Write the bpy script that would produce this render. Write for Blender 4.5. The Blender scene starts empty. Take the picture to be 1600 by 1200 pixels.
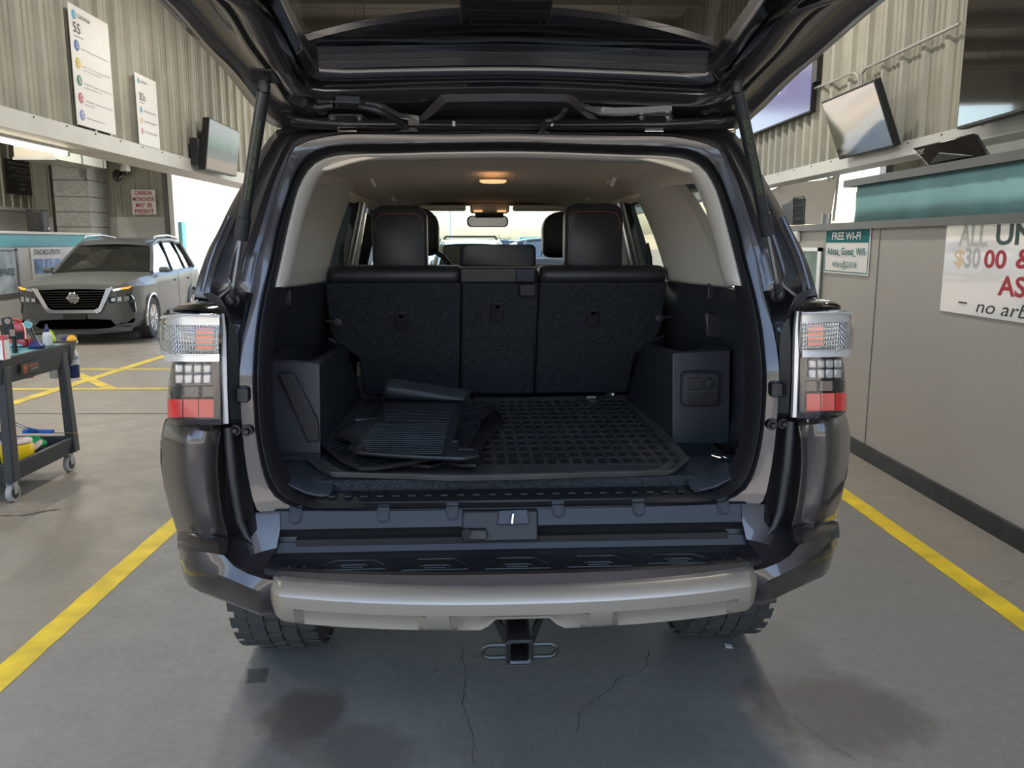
import bpy, bmesh, math, random
from mathutils import Vector, Matrix
random.seed(7)
SC = bpy.context.scene; COL = SC.collection
PI = math.pi
# ------------------------------------------------------------------ camera
F = 1300.; TH = math.atan(220 / F); PS = math.atan(30 / F * math.cos(TH)); H = 1.5
cd = bpy.data.cameras.new('camera'); cam = bpy.data.objects.new('camera', cd); COL.objects.link(cam)
cam.location = (0, 0, H); cam.rotation_euler = (PI / 2 - TH, 0, -PS)
cd.sensor_fit = 'HORIZONTAL'; cd.sensor_width = 36; cd.lens = 36 * F / 1600; cd.clip_start = .05; cd.clip_end = 900
SC.camera = cam
# ------------------------------------------------------------------ view, sky, sun
SC.view_settings.view_transform = 'Standard'; SC.view_settings.look = 'None'
SC.view_settings.gamma = 1; SC.view_settings.use_curve_mapping = False
SC.view_settings.exposure = 1.08
W = bpy.data.worlds.new('sky'); SC.world = W; W.use_nodes = True
wn = W.node_tree.nodes; wl = W.node_tree.links
sky = wn.new('ShaderNodeTexSky'); sky.sky_type = 'NISHITA'; sky.sun_disc = False
sky.sun_elevation = math.radians(52); sky.sun_rotation = math.radians(80); sky.air_density = 1.2; sky.dust_density = 2.5
wl.new(sky.outputs[0], wn['Background'].inputs[0]); wn['Background'].inputs[1].default_value = .40
sd = bpy.data.lights.new('sun', 'SUN'); sd.energy = 5.5; sd.angle = math.radians(.6); sd.color = (1, .93, .82)
sun = bpy.data.objects.new('sun', sd); COL.objects.link(sun)
sun.rotation_euler = Vector((.62, -.28, -1.0)).to_track_quat('-Z', 'Y').to_euler()
# ------------------------------------------------------------------ pixel helpers (measuring, each with a real depth)
c_, s_ = math.cos(TH), math.sin(TH)
CY = math.radians(1.67); CO = (.0636, 1.98)
def ray(px, py):
    u = (px - 800) / F; v = (py - 600) / F; f = c_ - v * s_; d = -(s_ + v * c_)
    return (u * math.cos(PS) + f * math.sin(PS), -u * math.sin(PS) + f * math.cos(PS), d)
def wx(px, py, x): r = ray(px, py); t = x / r[0]; return Vector((x, r[1] * t, H + r[2] * t))
def wy(px, py, y): r = ray(px, py); t = y / r[1]; return Vector((r[0] * t, y, H + r[2] * t))
def wz(px, py, z=0): r = ray(px, py); t = (z - H) / r[2]; return Vector((r[0] * t, r[1] * t, z))
cc, cs = math.cos(CY), math.sin(CY)
_o = (-CO[0] * cc - CO[1] * cs, CO[0] * cs - CO[1] * cc, H)
def lr(px, py): r = ray(px, py); return (r[0] * cc + r[1] * cs, -r[0] * cs + r[1] * cc, r[2])
def ly(px, py, y):
    q = lr(px, py); f = y if callable(y) else (lambda x, z: y); t = (f(0, 1) - _o[1]) / q[1]
    for i in range(40): t = (f(_o[0] + q[0] * t, _o[2] + q[2] * t) - _o[1]) / q[1]
    return Vector([_o[i] + q[i] * t for i in range(3)])
def lz(px, py, z): q = lr(px, py); t = (z - _o[2]) / q[2]; return Vector([_o[i] + q[i] * t for i in range(3)])
def lx(px, py, x): q = lr(px, py); t = (x - _o[0]) / q[0]; return Vector([_o[i] + q[i] * t for i in range(3)])
# ------------------------------------------------------------------ materials
def mat(name, col, rough=.5, metal=0., coat=0., bump=0., bscale=50., var=0., vscale=4., spec=.5, emit=None, es=1., sheen=0., croug=.03):
    m = bpy.data.materials.new(name); m.use_nodes = True; nt = m.node_tree; b = nt.nodes['Principled BSDF']
    b.inputs['Base Color'].default_value = (*col, 1); b.inputs['Roughness'].default_value = rough
    b.inputs['Metallic'].default_value = metal; b.inputs['Coat Weight'].default_value = coat; b.inputs['Coat Roughness'].default_value = croug
    b.inputs['Specular IOR Level'].default_value = spec
    if sheen: b.inputs['Sheen Weight'].default_value = sheen
    if emit: b.inputs['Emission Color'].default_value = (*emit, 1); b.inputs['Emission Strength'].default_value = es
    if bump or var: tc = nt.nodes.new('ShaderNodeTexCoord')
    if bump:
        n = nt.nodes.new('ShaderNodeTexNoise'); n.inputs['Scale'].default_value = bscale; n.inputs['Detail'].default_value = 4
        bp = nt.nodes.new('ShaderNodeBump'); bp.inputs['Strength'].default_value = bump; bp.inputs['Distance'].default_value = .004
        nt.links.new(tc.outputs['Object'], n.inputs['Vector']); nt.links.new(n.outputs['Fac'], bp.inputs['Height']); nt.links.new(bp.outputs[0], b.inputs['Normal'])
    if var:
        n = nt.nodes.new('ShaderNodeTexNoise'); n.inputs['Scale'].default_value = vscale; n.inputs['Detail'].default_value = 6
        r = nt.nodes.new('ShaderNodeMapRange'); r.inputs[1].default_value = .3; r.inputs[2].default_value = .7
        r.inputs[3].default_value = 1 - var; r.inputs[4].default_value = 1 + var
        mx = nt.nodes.new('ShaderNodeVectorMath'); mx.operation = 'SCALE'; mx.inputs[0].default_value = col
        nt.links.new(tc.outputs['Object'], n.inputs['Vector']); nt.links.new(n.outputs['Fac'], r.inputs[0]); nt.links.new(r.outputs[0], mx.inputs['Scale'])
        nt.links.new(mx.outputs[0], b.inputs['Base Color'])
    return m
def glass(name, tint, gloss=.12, rough=.0):
    m = bpy.data.materials.new(name); m.use_nodes = True; nt = m.node_tree; nt.nodes.remove(nt.nodes['Principled BSDF'])
    t = nt.nodes.new('ShaderNodeBsdfTransparent'); t.inputs[0].default_value = (*tint, 1)
    g = nt.nodes.new('ShaderNodeBsdfGlossy'); g.inputs['Roughness'].default_value = rough
    lw = nt.nodes.new('ShaderNodeLayerWeight'); lw.inputs[0].default_value = .5; pw = nt.nodes.new('ShaderNodeMath'); pw.operation = 'POWER'; pw.inputs[1].default_value = 4.5; nt.links.new(lw.outputs['Facing'], pw.inputs[0])
    fr = nt.nodes.new('ShaderNodeMath'); fr.operation = 'MULTIPLY_ADD'; fr.inputs[1].default_value = .75; fr.inputs[2].default_value = .045; nt.links.new(pw.outputs[0], fr.inputs[0])
    mx = nt.nodes.new('ShaderNodeMixShader')
    nt.links.new(fr.outputs[0], mx.inputs[0]); nt.links.new(t.outputs[0], mx.inputs[1]); nt.links.new(g.outputs[0], mx.inputs[2])
    nt.links.new(mx.outputs[0], nt.nodes['Material Output'].inputs[0]); return m
M_ = {}
def mk(k, *a, **kw): M_[k] = mat(k, *a, **kw)
mk('paint', (.075, .068, .070), .36, .65, 1., spec=.5)
mk('paint_dull', (.04, .036, .036), .38, .6, .5)
mk('plastic', (.018, .019, .021), .42, bump=.12, bscale=420)
mk('plastic_dark', (.010, .011, .013), .5, bump=.1, bscale=420)
mk('trim_inner', (.024, .028, .035), .40, bump=.15, bscale=300)
mk('rubber', (.016, .016, .018), .38)
mk('rubber_mat', (.030, .032, .036), .47, bump=.25, bscale=260, var=.25, vscale=9)
mk('liner', (.055, .054, .052), .5, bump=.3, bscale=200, var=.35, vscale=6)
mk('carpet', (.032, .037, .043), .95, bump=.9, bscale=420, var=.45, vscale=120, spec=.1)
mk('leather', (.020, .021, .024), .36, bump=.35, bscale=380)
mk('headliner', (.78, .67, .54), .9, bump=.25, bscale=400, spec=.1)
mk('beige', (.54, .50, .44), .55, bump=.1, bscale=300)
mk('silver', (.43, .375, .31), .38, .6, .4, croug=.15)
mk('chrome', (.75, .75, .76), .08, 1.)
mk('steel', (.45, .45, .45), .25, 1.)
mk('black_metal', (.022, .022, .023), .3, .2, .4)
mk('gloss_black', (.006, .006, .007), .08, 0, 1.)
mk('tire', (.06, .06, .058), .8, bump=.4, bscale=80)
mk('white', (.78, .77, .74), .5)
mk('black', (.01, .01, .01), .5)
mk('void', (.001, .001, .001), 1., spec=0.); mk('thread', (.35, .09, .05), .7)
mk('lamp_red', (.80, .015, .02), .2, coat=1.)
mk('lamp_orange', (.85, .2, .08), .2, coat=1.)
mk('lamp_silver', (.78, .77, .77), .3, .55)
M_['lens'] = glass('lens', (.93, .93, .92)); M_['windshield'] = glass('windshield', (.84, .92, .92)); M_['tint'] = glass('tint', (.42, .42, .42))
M_['side_glass'] = glass('side_glass', (.45, .5, .47)); M_['clear'] = glass('clear', (.9, .93, .95)); M_['dark_lens'] = glass('dark_lens', (.78, .76, .75))
# ------------------------------------------------------------------ mesh helpers
class MB:
    def __init__(s): s.v = []; s.f = []
    def add(s, vs, fs): n = len(s.v); s.v += [tuple(v) for v in vs]; s.f += [tuple(i + n for i in f) for f in fs]; return s
    def hexa(s, p): return s.add(p, [(0, 3, 2, 1), (4, 5, 6, 7), (0, 1, 5, 4), (1, 2, 6, 5), (2, 3, 7, 6), (3, 0, 4, 7)])
    def box(s, x0, x1, y0, y1, z0, z1):
        return s.hexa([(x0, y0, z0), (x1, y0, z0), (x1, y1, z0), (x0, y1, z0), (x0, y0, z1), (x1, y0, z1), (x1, y1, z1), (x0, y1, z1)])
    def prism(s, poly, d):          # poly: list of 3d points; extruded by vector d
        n = len(poly); d = Vector(d); a = [Vector(p) for p in poly]; b = [p + d for p in a]
        return s.add(a + b, [tuple(range(n))[::-1], tuple(range(n, 2 * n))] + [(i, (i + 1) % n, (i + 1) % n + n, i + n) for i in range(n)])
    def loft(s, loops, closed=True, cap=False):
        n = len(loops[0]); vs = [p for l in loops for p in l]; fs = []
        for k in range(len(loops) - 1):
            for i in range(n if closed else n - 1):
                j = (i + 1) % n; fs.append((k * n + i, k * n + j, (k + 1) * n + j, (k + 1) * n + i))
        if cap: fs += [tuple(range(n))[::-1], tuple(range((len(loops) - 1) * n, len(loops) * n))]
        return s.add(vs, fs)
    def tube(s, path, r, n=10, closed=False):
        path = [Vector(p) for p in path]; m = len(path); loops = []; up = Vector((0, 0, 1)); prev = None
        for i in range(m):
            a = path[i - 1] if (i or closed) else path[0]; b = path[(i + 1) % m] if (i < m - 1 or closed) else path[-1]
            t = (b - a).normalized() if (b - a).length > 1e-9 else Vector((0, 0, 1))
            if prev is None: u = t.cross(Vector((0, 0, 1)) if abs(t.z) < .9 else Vector((1, 0, 0))).normalized()
            else:
                u = prev - t * prev.dot(t); u = u.normalized() if u.length > 1e-6 else prev
            prev = u; w = t.cross(u); rr = r[i] if isinstance(r, (list, tuple)) else r
            loops.append([path[i] + (u * math.cos(2 * PI * k / n) + w * math.sin(2 * PI * k / n)) * rr for k in range(n)])
        if closed: loops.append(loops[0])
        return s.loft(loops, True, cap=not closed)
    def cyl(s, a, b, r, n=24, r2=None): return s.tube([a, b], [r, r if r2 is None else r2], n)
    def lathe(s, prof, o, ax, n=32):  # prof: (radius, along)
        ax = Vector(ax).normalized(); u = ax.cross(Vector((0, 0, 1)) if abs(ax.z) < .9 else Vector((1, 0, 0))).normalized(); w = ax.cross(u); o = Vector(o)
        return s.loft([[o + ax * h + (u * math.cos(2 * PI * k / n) + w * math.sin(2 * PI * k / n)) * max(r, 1e-4) for k in range(n)] for r, h in prof], True, cap=True)
    def obj(s, name, m, parent=None, smooth=True, bevel=0, seg=2, sub=0, solid=0, loc=None, fix=True, ang=40):
        me = bpy.data.meshes.new(name); me.from_pydata(s.v, [], s.f); me.update()
        bm = bmesh.new(); bm.from_mesh(me); bmesh.ops.remove_doubles(bm, verts=bm.verts, dist=1e-6)
        if fix: bmesh.ops.recalc_face_normals(bm, faces=bm.faces)
        bm.to_mesh(me); bm.free()
        if smooth:
            me.polygons.foreach_set('use_smooth', [True] * len(me.polygons))
            me.set_sharp_from_angle(angle=math.radians(ang))
        o = bpy.data.objects.new(name, me); COL.objects.link(o); me.materials.append(M_[m] if isinstance(m, str) else m)
        if parent: o.parent = parent
        if loc: o.location = loc
        if solid: d = o.modifiers.new('s', 'SOLIDIFY'); d.thickness = solid; d.offset = 0
        if bevel: d = o.modifiers.new('b', 'BEVEL'); d.width = bevel; d.segments = seg; d.limit_method = 'ANGLE'; d.angle_limit = math.radians(35); d.harden_normals = False
        if sub: d = o.modifiers.new('d', 'SUBSURF'); d.levels = sub; d.render_levels = sub
        return o
def mx(p): return Vector((-p[0], p[1], p[2]))
def tag(o, label=None, cat=None, group=None, kind=None):
    for k, v in (('label', label), ('category', cat), ('group', group), ('kind', kind)):
        if v: o[k] = v
    return o
def empty(name, loc, rz=0, label=None, cat=None, group=None):
    o = bpy.data.objects.new(name, None); COL.objects.link(o); o.location = loc; o.rotation_euler = (0, 0, rz); o.empty_display_size = .1
    return tag(o, label, cat, group)
def struct(o): o['kind'] = 'structure'; return o
def box(name, m, x0, x1, y0, y1, z0, z1, parent=None, bevel=0): return MB().box(x0, x1, y0, y1, z0, z1).obj(name, m, parent, bevel=bevel)
def text(body, o, right, up, w, h, m, parent, name='lettering', lift=.003, ext=.0008, shear=0, bold=0):
    cu = bpy.data.curves.new('t', 'FONT'); cu.body = body; cu.size = 1; cu.extrude = 0; cu.fill_mode = 'FRONT'; cu.shear = shear; cu.offset = bold; cu.resolution_u = 3
    t = bpy.data.objects.new('t', cu); COL.objects.link(t); bpy.context.view_layer.update()
    me = bpy.data.meshes.new_from_object(t.evaluated_get(bpy.context.evaluated_depsgraph_get())); bpy.data.objects.remove(t)
    xs = [v.co.x for v in me.vertices]; ys = [v.co.y for v in me.vertices]
    x0, x1, y0, y1 = min(xs), max(xs), min(ys), max(ys); right = Vector(right).normalized(); up = Vector(up).normalized(); n = right.cross(up); o = Vector(o)
    sy = h / max(y1 - y0, 1e-5); sx = w / (x1 - x0) if w else sy
    for v in me.vertices: v.co = o + right * (v.co.x - x0) * sx + up * (v.co.y - y0) * sy + n * lift
    me.name = name; me.materials.append(M_[m]); ob = bpy.data.objects.new(name, me); COL.objects.link(ob); ob.parent = parent
    return ob
def frame_on(o, right, up):  # function giving points on a sign's plane
    o = Vector(o); right = Vector(right); up = Vector(up); n = right.cross(up)
    return lambda a, b, c=0: o + right * a + up * b + n * c
def disc(mb, P, a, b, r, c, n=24): mb.prism([P(a + r * math.cos(2 * PI * k / n), b + r * math.sin(2 * PI * k / n), c) for k in range(n)], (P(0, 0, .001) - P(0, 0, 0))); return mb
def slab(P, a0, a1, b0, b1, c0, c1): return MB().hexa([P(a0, b0, c0), P(a1, b0, c0), P(a1, b1, c0), P(a0, b1, c0), P(a0, b0, c1), P(a1, b0, c1), P(a1, b1, c1), P(a0, b1, c1)])
# ================================================================== BUILDING
def floor_mat():
    m = bpy.data.materials.new('concrete_floor'); m.use_nodes = True; nt = m.node_tree; N = nt.nodes.new; L = nt.links.new; b = nt.nodes['Principled BSDF']
    tc = N('ShaderNodeTexCoord'); sp = N('ShaderNodeSeparateXYZ'); L(tc.outputs['Object'], sp.inputs[0])
    def noise(sc, det=6, rough=.6, vec=None, scl=None):
        n = N('ShaderNodeTexNoise'); n.inputs['Scale'].default_value = sc; n.inputs['Detail'].default_value = det; n.inputs['Roughness'].default_value = rough
        if scl:
            mp = N('ShaderNodeMapping'); mp.inputs['Scale'].default_value = scl; L(tc.outputs['Object'], mp.inputs[0]); L(mp.outputs[0], n.inputs['Vector'])
        else: L(tc.outputs['Object'], n.inputs['Vector'])
        return n.outputs['Fac']
    def rng(src, a, b_, c, d):
        r = N('ShaderNodeMapRange'); r.inputs[1].default_value = a; r.inputs[2].default_value = b_; r.inputs[3].default_value = c; r.inputs[4].default_value = d; L(src, r.inputs[0]); return r.outputs[0]
    def math_(op, a, b_):
        r = N('ShaderNodeMath'); r.operation = op
        for i, q in enumerate((a, b_)):
            if isinstance(q, (int, float)): r.inputs[i].default_value = q
            else: L(q, r.inputs[i])
        return r.outputs[0]
    def mix(f, a, b_):
        r = N('ShaderNodeMix'); r.data_type = 'RGBA'
        if isinstance(f, float): r.inputs[0].default_value = f
        else: L(f, r.inputs[0])
        for i, q in ((6, a), (7, b_)):
            if isinstance(q, tuple): r.inputs[i].default_value = (*q, 1)
            else: L(q, r.inputs[i])
        return r.outputs[2]
    lane = math_('MULTIPLY', rng(sp.outputs[0], -1.74, -1.72, 0, 1), rng(sp.outputs[0], 2.1, 2.12, 1, 0))
    base = mix(lane, (.235, .205, .16), (.17, .168, .16))
    big = noise(.9, 5, .6, scl=(1, .5, 1)); c = mix(rng(big, .35, .7, 0, .55), base, (.19, .175, .15))
    fine = noise(30, 8, .7); c = mix(rng(fine, .3, .7, 0, .28), c, (.36, .34, .30))
    spots = noise(11, 3, .5); c = mix(rng(spots, .68, .76, 0, .45), c, (.09, .085, .08))
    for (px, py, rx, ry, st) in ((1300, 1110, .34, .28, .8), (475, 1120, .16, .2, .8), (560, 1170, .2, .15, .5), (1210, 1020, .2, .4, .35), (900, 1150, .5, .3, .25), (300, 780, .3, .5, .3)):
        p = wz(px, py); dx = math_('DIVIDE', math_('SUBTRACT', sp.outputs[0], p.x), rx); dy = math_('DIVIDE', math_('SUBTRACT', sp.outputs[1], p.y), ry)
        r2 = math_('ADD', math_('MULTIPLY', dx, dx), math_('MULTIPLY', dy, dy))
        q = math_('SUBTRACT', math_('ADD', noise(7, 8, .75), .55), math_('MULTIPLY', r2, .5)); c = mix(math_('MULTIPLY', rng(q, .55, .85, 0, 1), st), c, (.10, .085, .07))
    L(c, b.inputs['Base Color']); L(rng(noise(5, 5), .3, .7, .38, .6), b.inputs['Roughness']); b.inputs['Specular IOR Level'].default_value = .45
    bp = N('ShaderNodeBump'); bp.inputs['Strength'].default_value = .35; bp.inputs['Distance'].default_value = .003; L(fine, bp.inputs['Height']); L(bp.outputs[0], b.inputs['Normal'])
    return m
M_['floor'] = floor_mat()
mk('line', (.70, .50, .010), .55, bump=.3, bscale=60, var=.22, vscale=7)
mk('line_far', (.60, .46, .04), .6, var=.25, vscale=5)
mk('lot', (.24, .20, .155), .9, var=.15, vscale=.5); mk('hill', (.45, .36, .22), 1., var=.2, vscale=.02)
mk('corrugated', (.37, .355, .29), .5, .1, bump=.25, bscale=160, var=.14, vscale=2.2)
mk('beam', (.66, .65, .61), .45, var=.06, vscale=3)
mk('partition', (.39, .36, .325), .5, bump=.1, bscale=60, var=.03, vscale=2)
mk('ledge', (.115, .115, .115), .45, .2, bump=.1, bscale=80, var=.12, vscale=5)
mk('teal', (.22, .43, .45), .8, bump=.3, bscale=6, var=.15, vscale=3); mk('teal_bright', (.10, .36, .41), .5, var=.1, vscale=3)
mk('base', (.022, .023, .024), .45, bump=.4, bscale=25, var=.5, vscale=8)
mk('block', (.36, .37, .34), .85, bump=.8, bscale=45, var=.25, vscale=30)
mk('pale_block', (.52, .50, .46), .8, bump=.3, bscale=40, var=.06)
mk('galv', (.42, .42, .40), .4, .6, var=.1); mk('truss', (.35, .32, .26), .6); mk('roof', (.38, .34, .27), .6, var=.1, vscale=2)
mk('pale_wall', (.62, .60, .57), .6, var=.04); mk('duct', (.50, .48, .40), .35, .6)
YE = 18.3
def grid_plane(name, m, x0, x1, y0, y1, z): return MB().add([(x0, y0, z), (x1, y0, z), (x1, y1, z), (x0, y1, z)], [(0, 1, 2, 3)]).obj(name, m, fix=False)
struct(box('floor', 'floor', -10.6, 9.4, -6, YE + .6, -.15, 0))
struct(grid_plane('ground_outside', 'lot', -160, 160, -60, 260, -.02))
mk('bounce_slab', (.50, .46, .40), .85, var=.08, vscale=1.5)
struct(box('ground_bounce', 'bounce_slab', -22, 22, -15, -6.0, -.1, -.004)); struct(box('floor_bounce', 'bounce_slab', -10.6, 9.4, -6.0, -1.6, .0005, .002))  # unseen pale slabs, added to bounce sunlight up into the cargo area
# distant dry hills
hb = MB(); hv = []
for i in range(61):
    x = -300 + i * 10; hv.append((x, 250, 3.4 + 1.6 * math.sin(i * .37) + .8 * math.sin(i * 1.1) + (3.2 if i < 26 else 0) * max(0, 1 - abs(i - 12) / 20)))
hb.loft([[(x, 205, -.5) for x, y, z in hv], [(x, 228, z * .7) for x, y, z in hv], hv, [(x, 320, -.5) for x, y, z in hv]], closed=False)
struct(hb.obj('hills', 'hill'))
# painted lines
LZ = [.001]
def line(name, p, q, w, label, m='line', group=None):
    p = Vector(p); q = Vector(q); d = (q - p).normalized(); n = Vector((-d.y, d.x, 0)) * w / 2; rr = random.Random(int(p.y * 100)); k = max(2, int((q - p).length / .06))
    A = []; B = []
    for i in range(k + 1):
        c = p + (q - p) * i / k; A.append(c + n * (1 + rr.uniform(-.05, .05))); B.append(c - n * (1 + rr.uniform(-.05, .05)))
    LZ[0] += .0004
    for l in (A, B):
        for v in l: v.z = LZ[0]
    ob = MB().loft([A, B], closed=False).obj(name, m, smooth=False); return tag(ob, label, 'floor marking', group)
line('lane_line', (-1.725, .6, 0), (-1.73, 6.2, 0), .108, 'bright yellow painted floor line on the left side of the dark grey vehicle')
line('lane_line', (2.13, .6, 0), (2.11, 12.5, 0), .108, 'bright yellow painted floor line between the vehicle and the beige partition')
line('bay_line', wz(-260, 578), wz(560, 576.5), .09, 'thin yellow line across the bay floor, the far one of two parallel lines', 'line_far')
line('bay_line', wz(-260, 609), wz(560, 606.5), .10, 'thin yellow line across the bay floor, the near one of two parallel lines', 'line_far')
line('bay_line', wz(-60, 655), wz(400, 512), .13, 'long diagonal yellow floor line crossing both parallel lines', 'line_far')
line('bay_line', wz(100, 576), wz(172, 607), .12, 'short diagonal yellow floor line between the two parallel lines', 'line_far')
# cracks and marks on the slab
mk('crack', (.07, .065, .06), .9); mk('faint', (.10, .098, .09), .8)
def crack(pts, w, label):
    P = [wz(*p) for p in pts]; rr = random.Random(3); Q = []
    for i in range(len(P) - 1):
        for k in range(8): Q.append(P[i].lerp(P[i + 1], k / 8) + Vector((rr.uniform(-.006, .006), rr.uniform(-.006, .006), 0)))
    A = []; B = []
    for i, q in enumerate(Q):
        ww = w * rr.uniform(.3, 1); q.z = .001; A.append(q + Vector((ww, 0, 0))); B.append(q - Vector((ww, 0, 0)))
    struct(tag(MB().loft([A, B], closed=False).obj('floor_crack', 'crack', smooth=False), label))
crack([(722, 1010), (727, 1060), (722, 1100), (735, 1140), (740, 1170), (738, 1198)], .0022, 'crack')
crack([(1015, 1018), (1008, 1045), (965, 1062), (945, 1085), (910, 1105), (898, 1150)], .0028, 'crack')
crack([(1180, 1100), (1240, 1120), (1290, 1160), (1350, 1195)], .001, 'crack')
crack([(0, 806), (35, 806), (70, 799), (95, 795)], .03, 'crack')
struct(tag(MB().add([wz(-200, 646) + Vector((0, 0, .001)), wz(420, 646) + Vector((0, 0, .001)), wz(420, 647) + Vector((0, 0, .001)), wz(-200, 647) + Vector((0, 0, .001))], [(0, 1, 2, 3)]).obj('floor_joint', 'crack', fix=False)))
tag(MB().prism([wz(1132, 1006, .001), wz(1143, 1008, .001), wz(1145, 1013, .001), wz(1134, 1012, .001)], (0, 0, .002)).obj('paper_scrap', 'white', smooth=False), 'small white scrap of paper lying on the floor right of the hitch', 'litter')
mark = empty('floor_stamp', wz(400, 1070)); tag(mark, 'small dark grated mark stamped in the floor behind the left tyre', 'floor marking')
for i in range(8):
    a = wz(390 + i * 4, 1046 - i * .3); b = wz(386 + i * 4, 1068 - i * .3); a.z = b.z = .0012; d = Vector((.0035, 0, 0))
    MB().add([a - d, a + d, b + d, b - d], [(0, 1, 2, 3)]).obj('mark_bar', 'faint', mark, fix=False, smooth=False).location = -mark.location
# corrugated sheets: profile along the wall, extruded in z
def corr(name, m, fixed, a0, a1, z0, z1, face, pitch=.305, deep=.034, minor=True, axis='y', th=.01):
    prof = []; a = a0
    while a < a1:
        pr = [(0, 0), (.02, deep), (.062, deep), (.082, 0)] if pitch > .25 else [(0, 0), (.025, deep), (.09, deep), (.115, 0)]
        prof += [(a + u, d) for u, d in pr]
        if minor and pitch > .25:
            for q in (.145, .215): prof += [(a + q, 0), (a + q + .012, .008), (a + q + .03, .008), (a + q + .042, 0)]
        a += pitch
    prof.append((a1, 0)); prof = [p for p in prof if p[0] <= a1 + 1e-6]
    def P(u, d, z): return (fixed + face * d, u, z) if axis == 'y' else (u, fixed + face * d, z)
    lo = [P(u, d, z0) for u, d in prof]; hi = [P(u, d, z1) for u, d in prof]; lo2 = [P(u, -th - .05, z0) for u, d in prof]; hi2 = [P(u, -th - .05, z1) for u, d in prof]
    return struct(MB().loft([lo2, lo, hi, hi2, lo2], closed=False).obj(name, m, ang=25))
XL, XR, ZT = -3.2, 3.0, 5.0
corr('wall_left_upper', 'corrugated', XL, -1.4, YE, 2.30, ZT, 1)
corr('wall_right_upper', 'corrugated', XR, -1.4, 7.45, 2.16, ZT, -1)
corr('wall_right_upper_far', 'corrugated', XR, 7.45, YE, 2.16, ZT, -1, pitch=.2, deep=.05)
# beams along the foot of both bulkheads
def beam(name, x, s, z0, z1, w, y0=-1.4, y1=YE):
    b = MB(); b.box(*sorted((x, x - s * .012)), y0, y1, z0, z1); b.box(*sorted((x, x + s * w)), y0, y1, z0, z0 + .014); b.box(*sorted((x + s * w, x + s * (w + .01))), y0, y1, z0, z1 + .3)
    o = struct(b.obj(name, 'beam')); sc = MB(); y = y0 + .2
    while y < y1:
        sc.lathe([(0, 0), (.008, 0), (.006, .006), (0, .008)], (x - s * .012, y, z1 - .018), (-s, 0, 0), 8); y += .45
    sc.obj('beam_screws', 'ledge', o); return o
beam('trim_1', XL + .045, -1, 2.24, 2.37, .34)
beam('trim_2', XR - .06, 1, 2.11, 2.215, .20)
# roof, purlins, trusses
rf = MB(); rf.box(-10.6, 9.4, -1.5, YE + .3, ZT, ZT + .06); struct(rf.obj('ceiling', 'roof'))
pb = MB()
for i in range(12): pb.box(-10.5, 9.3, -1.2 + i * 1.7, -1.12 + i * 1.7, ZT - .2, ZT)
struct(pb.obj('trim_3', 'truss'))
tb = MB()
for y in (.6, 2.4, 5.6, 9.6, 13.6):
    for z in (ZT - .25, ZT - .85): tb.box(-3.1, 2.95, y - .03, y + .03, z - .03, z + .03)
    for i in range(8): x = -3.1 + i * .75; tb.tube([(x, y, ZT - .85), (x + .375, y, ZT - .25), (x + .75, y, ZT - .85)], .016, 6)
struct(tb.obj('trim_4', 'truss'))
# outer shell
struct(box('wall_left', 'pale_wall', -10.6, -10.45, -1.5, YE + .3, 0, ZT)); struct(box('wall_right', 'corrugated', 9.2, 9.4, -1.5, YE + .3, 0, ZT))
corr('wall_back_left', 'corrugated', YE, -10.4, -6.88, 2.05, ZT, -1, axis='x'); struct(box('wall_back_left_base', 'pale_block', -10.4, -6.88, YE - .02, YE + .2, 0, 2.05))
gr = MB()
for z in (.5, 1., 1.5): gr.box(-10.4, -6.88, YE - .024, YE - .02, z, z + .012)
struct(gr.obj('wall_back_left_joints', 'ledge'))
struct(box('door_1_jamb', 'white', -6.87, -6.77, YE - .1, YE + .25, 0, ZT)); struct(box('door_1_jamb_trim', 'ledge', -6.97, -6.88, YE - .13, YE - .03, 0, ZT))
struct(box('door_1_jamb_teal', 'teal_bright', -6.79, -6.70, YE + .1, YE + .3, 0, 1.95))
struct(box('wall_back_right', 'corrugated', 8.6, 9.3, YE, YE + .2, 0, ZT)); struct(box('door_1_jamb_right', 'ledge', 8.45, 8.6, YE - .1, YE + .2, 0, ZT))
struct(box('door_1_header', 'beam', -6.85, 8.6, YE - .1, YE + .2, 4.3, ZT))
struct(box('wall_added_bounce', 'corrugated', -22, 22, -15.3, -15, 0, 4.6))  # unseen wall behind the camera, added to block low sky and bounce warm light
# left office booth: low wall, teal band, posters' wall
BX = -8.05
struct(box('wall_booth', 'pale_wall', BX - .1, BX, 2, 17.4, .18, 1.44)); struct(box('baseboard_booth', 'ledge', BX - .1, BX + .02, 2, 17.4, 0, .18))
struct(box('trim_5', 'teal_bright', BX - .1, BX + .015, 2, 17.4, 1.44, 1.66)); struct(box('trim_6', 'beam', BX - .5, BX + .05, 2, 17.45, 1.66, 1.70))
struct(box('wall_booth_back', 'pale_wall', -9.9, -9.8, 2, YE, 0, 2.2)); corr('wall_booth_upper', 'corrugated', -9.8, 2, YE, 2.2, ZT, 1); struct(box('trim_7', 'beam', -9.8, -9.7, 2, YE, 2.16, 2.22))
# block column
cb = MB(); cb.box(-8.86, -8.17, 17.42, 18.25, 0, ZT); struct(cb.obj('column', 'block'))
jj = MB()
for z in (.62, 1.22, 1.82, 2.12, 2.42, 2.75, 3.1, 3.45, 3.8): jj.box(-8.862, -8.168, 17.418, 18.252, z, z + .014)
struct(jj.obj('column_joints', 'black'))
struct(box('column_band', 'black', -9.02, -8.86, 17.6, 18.25, 0, ZT))
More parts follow.
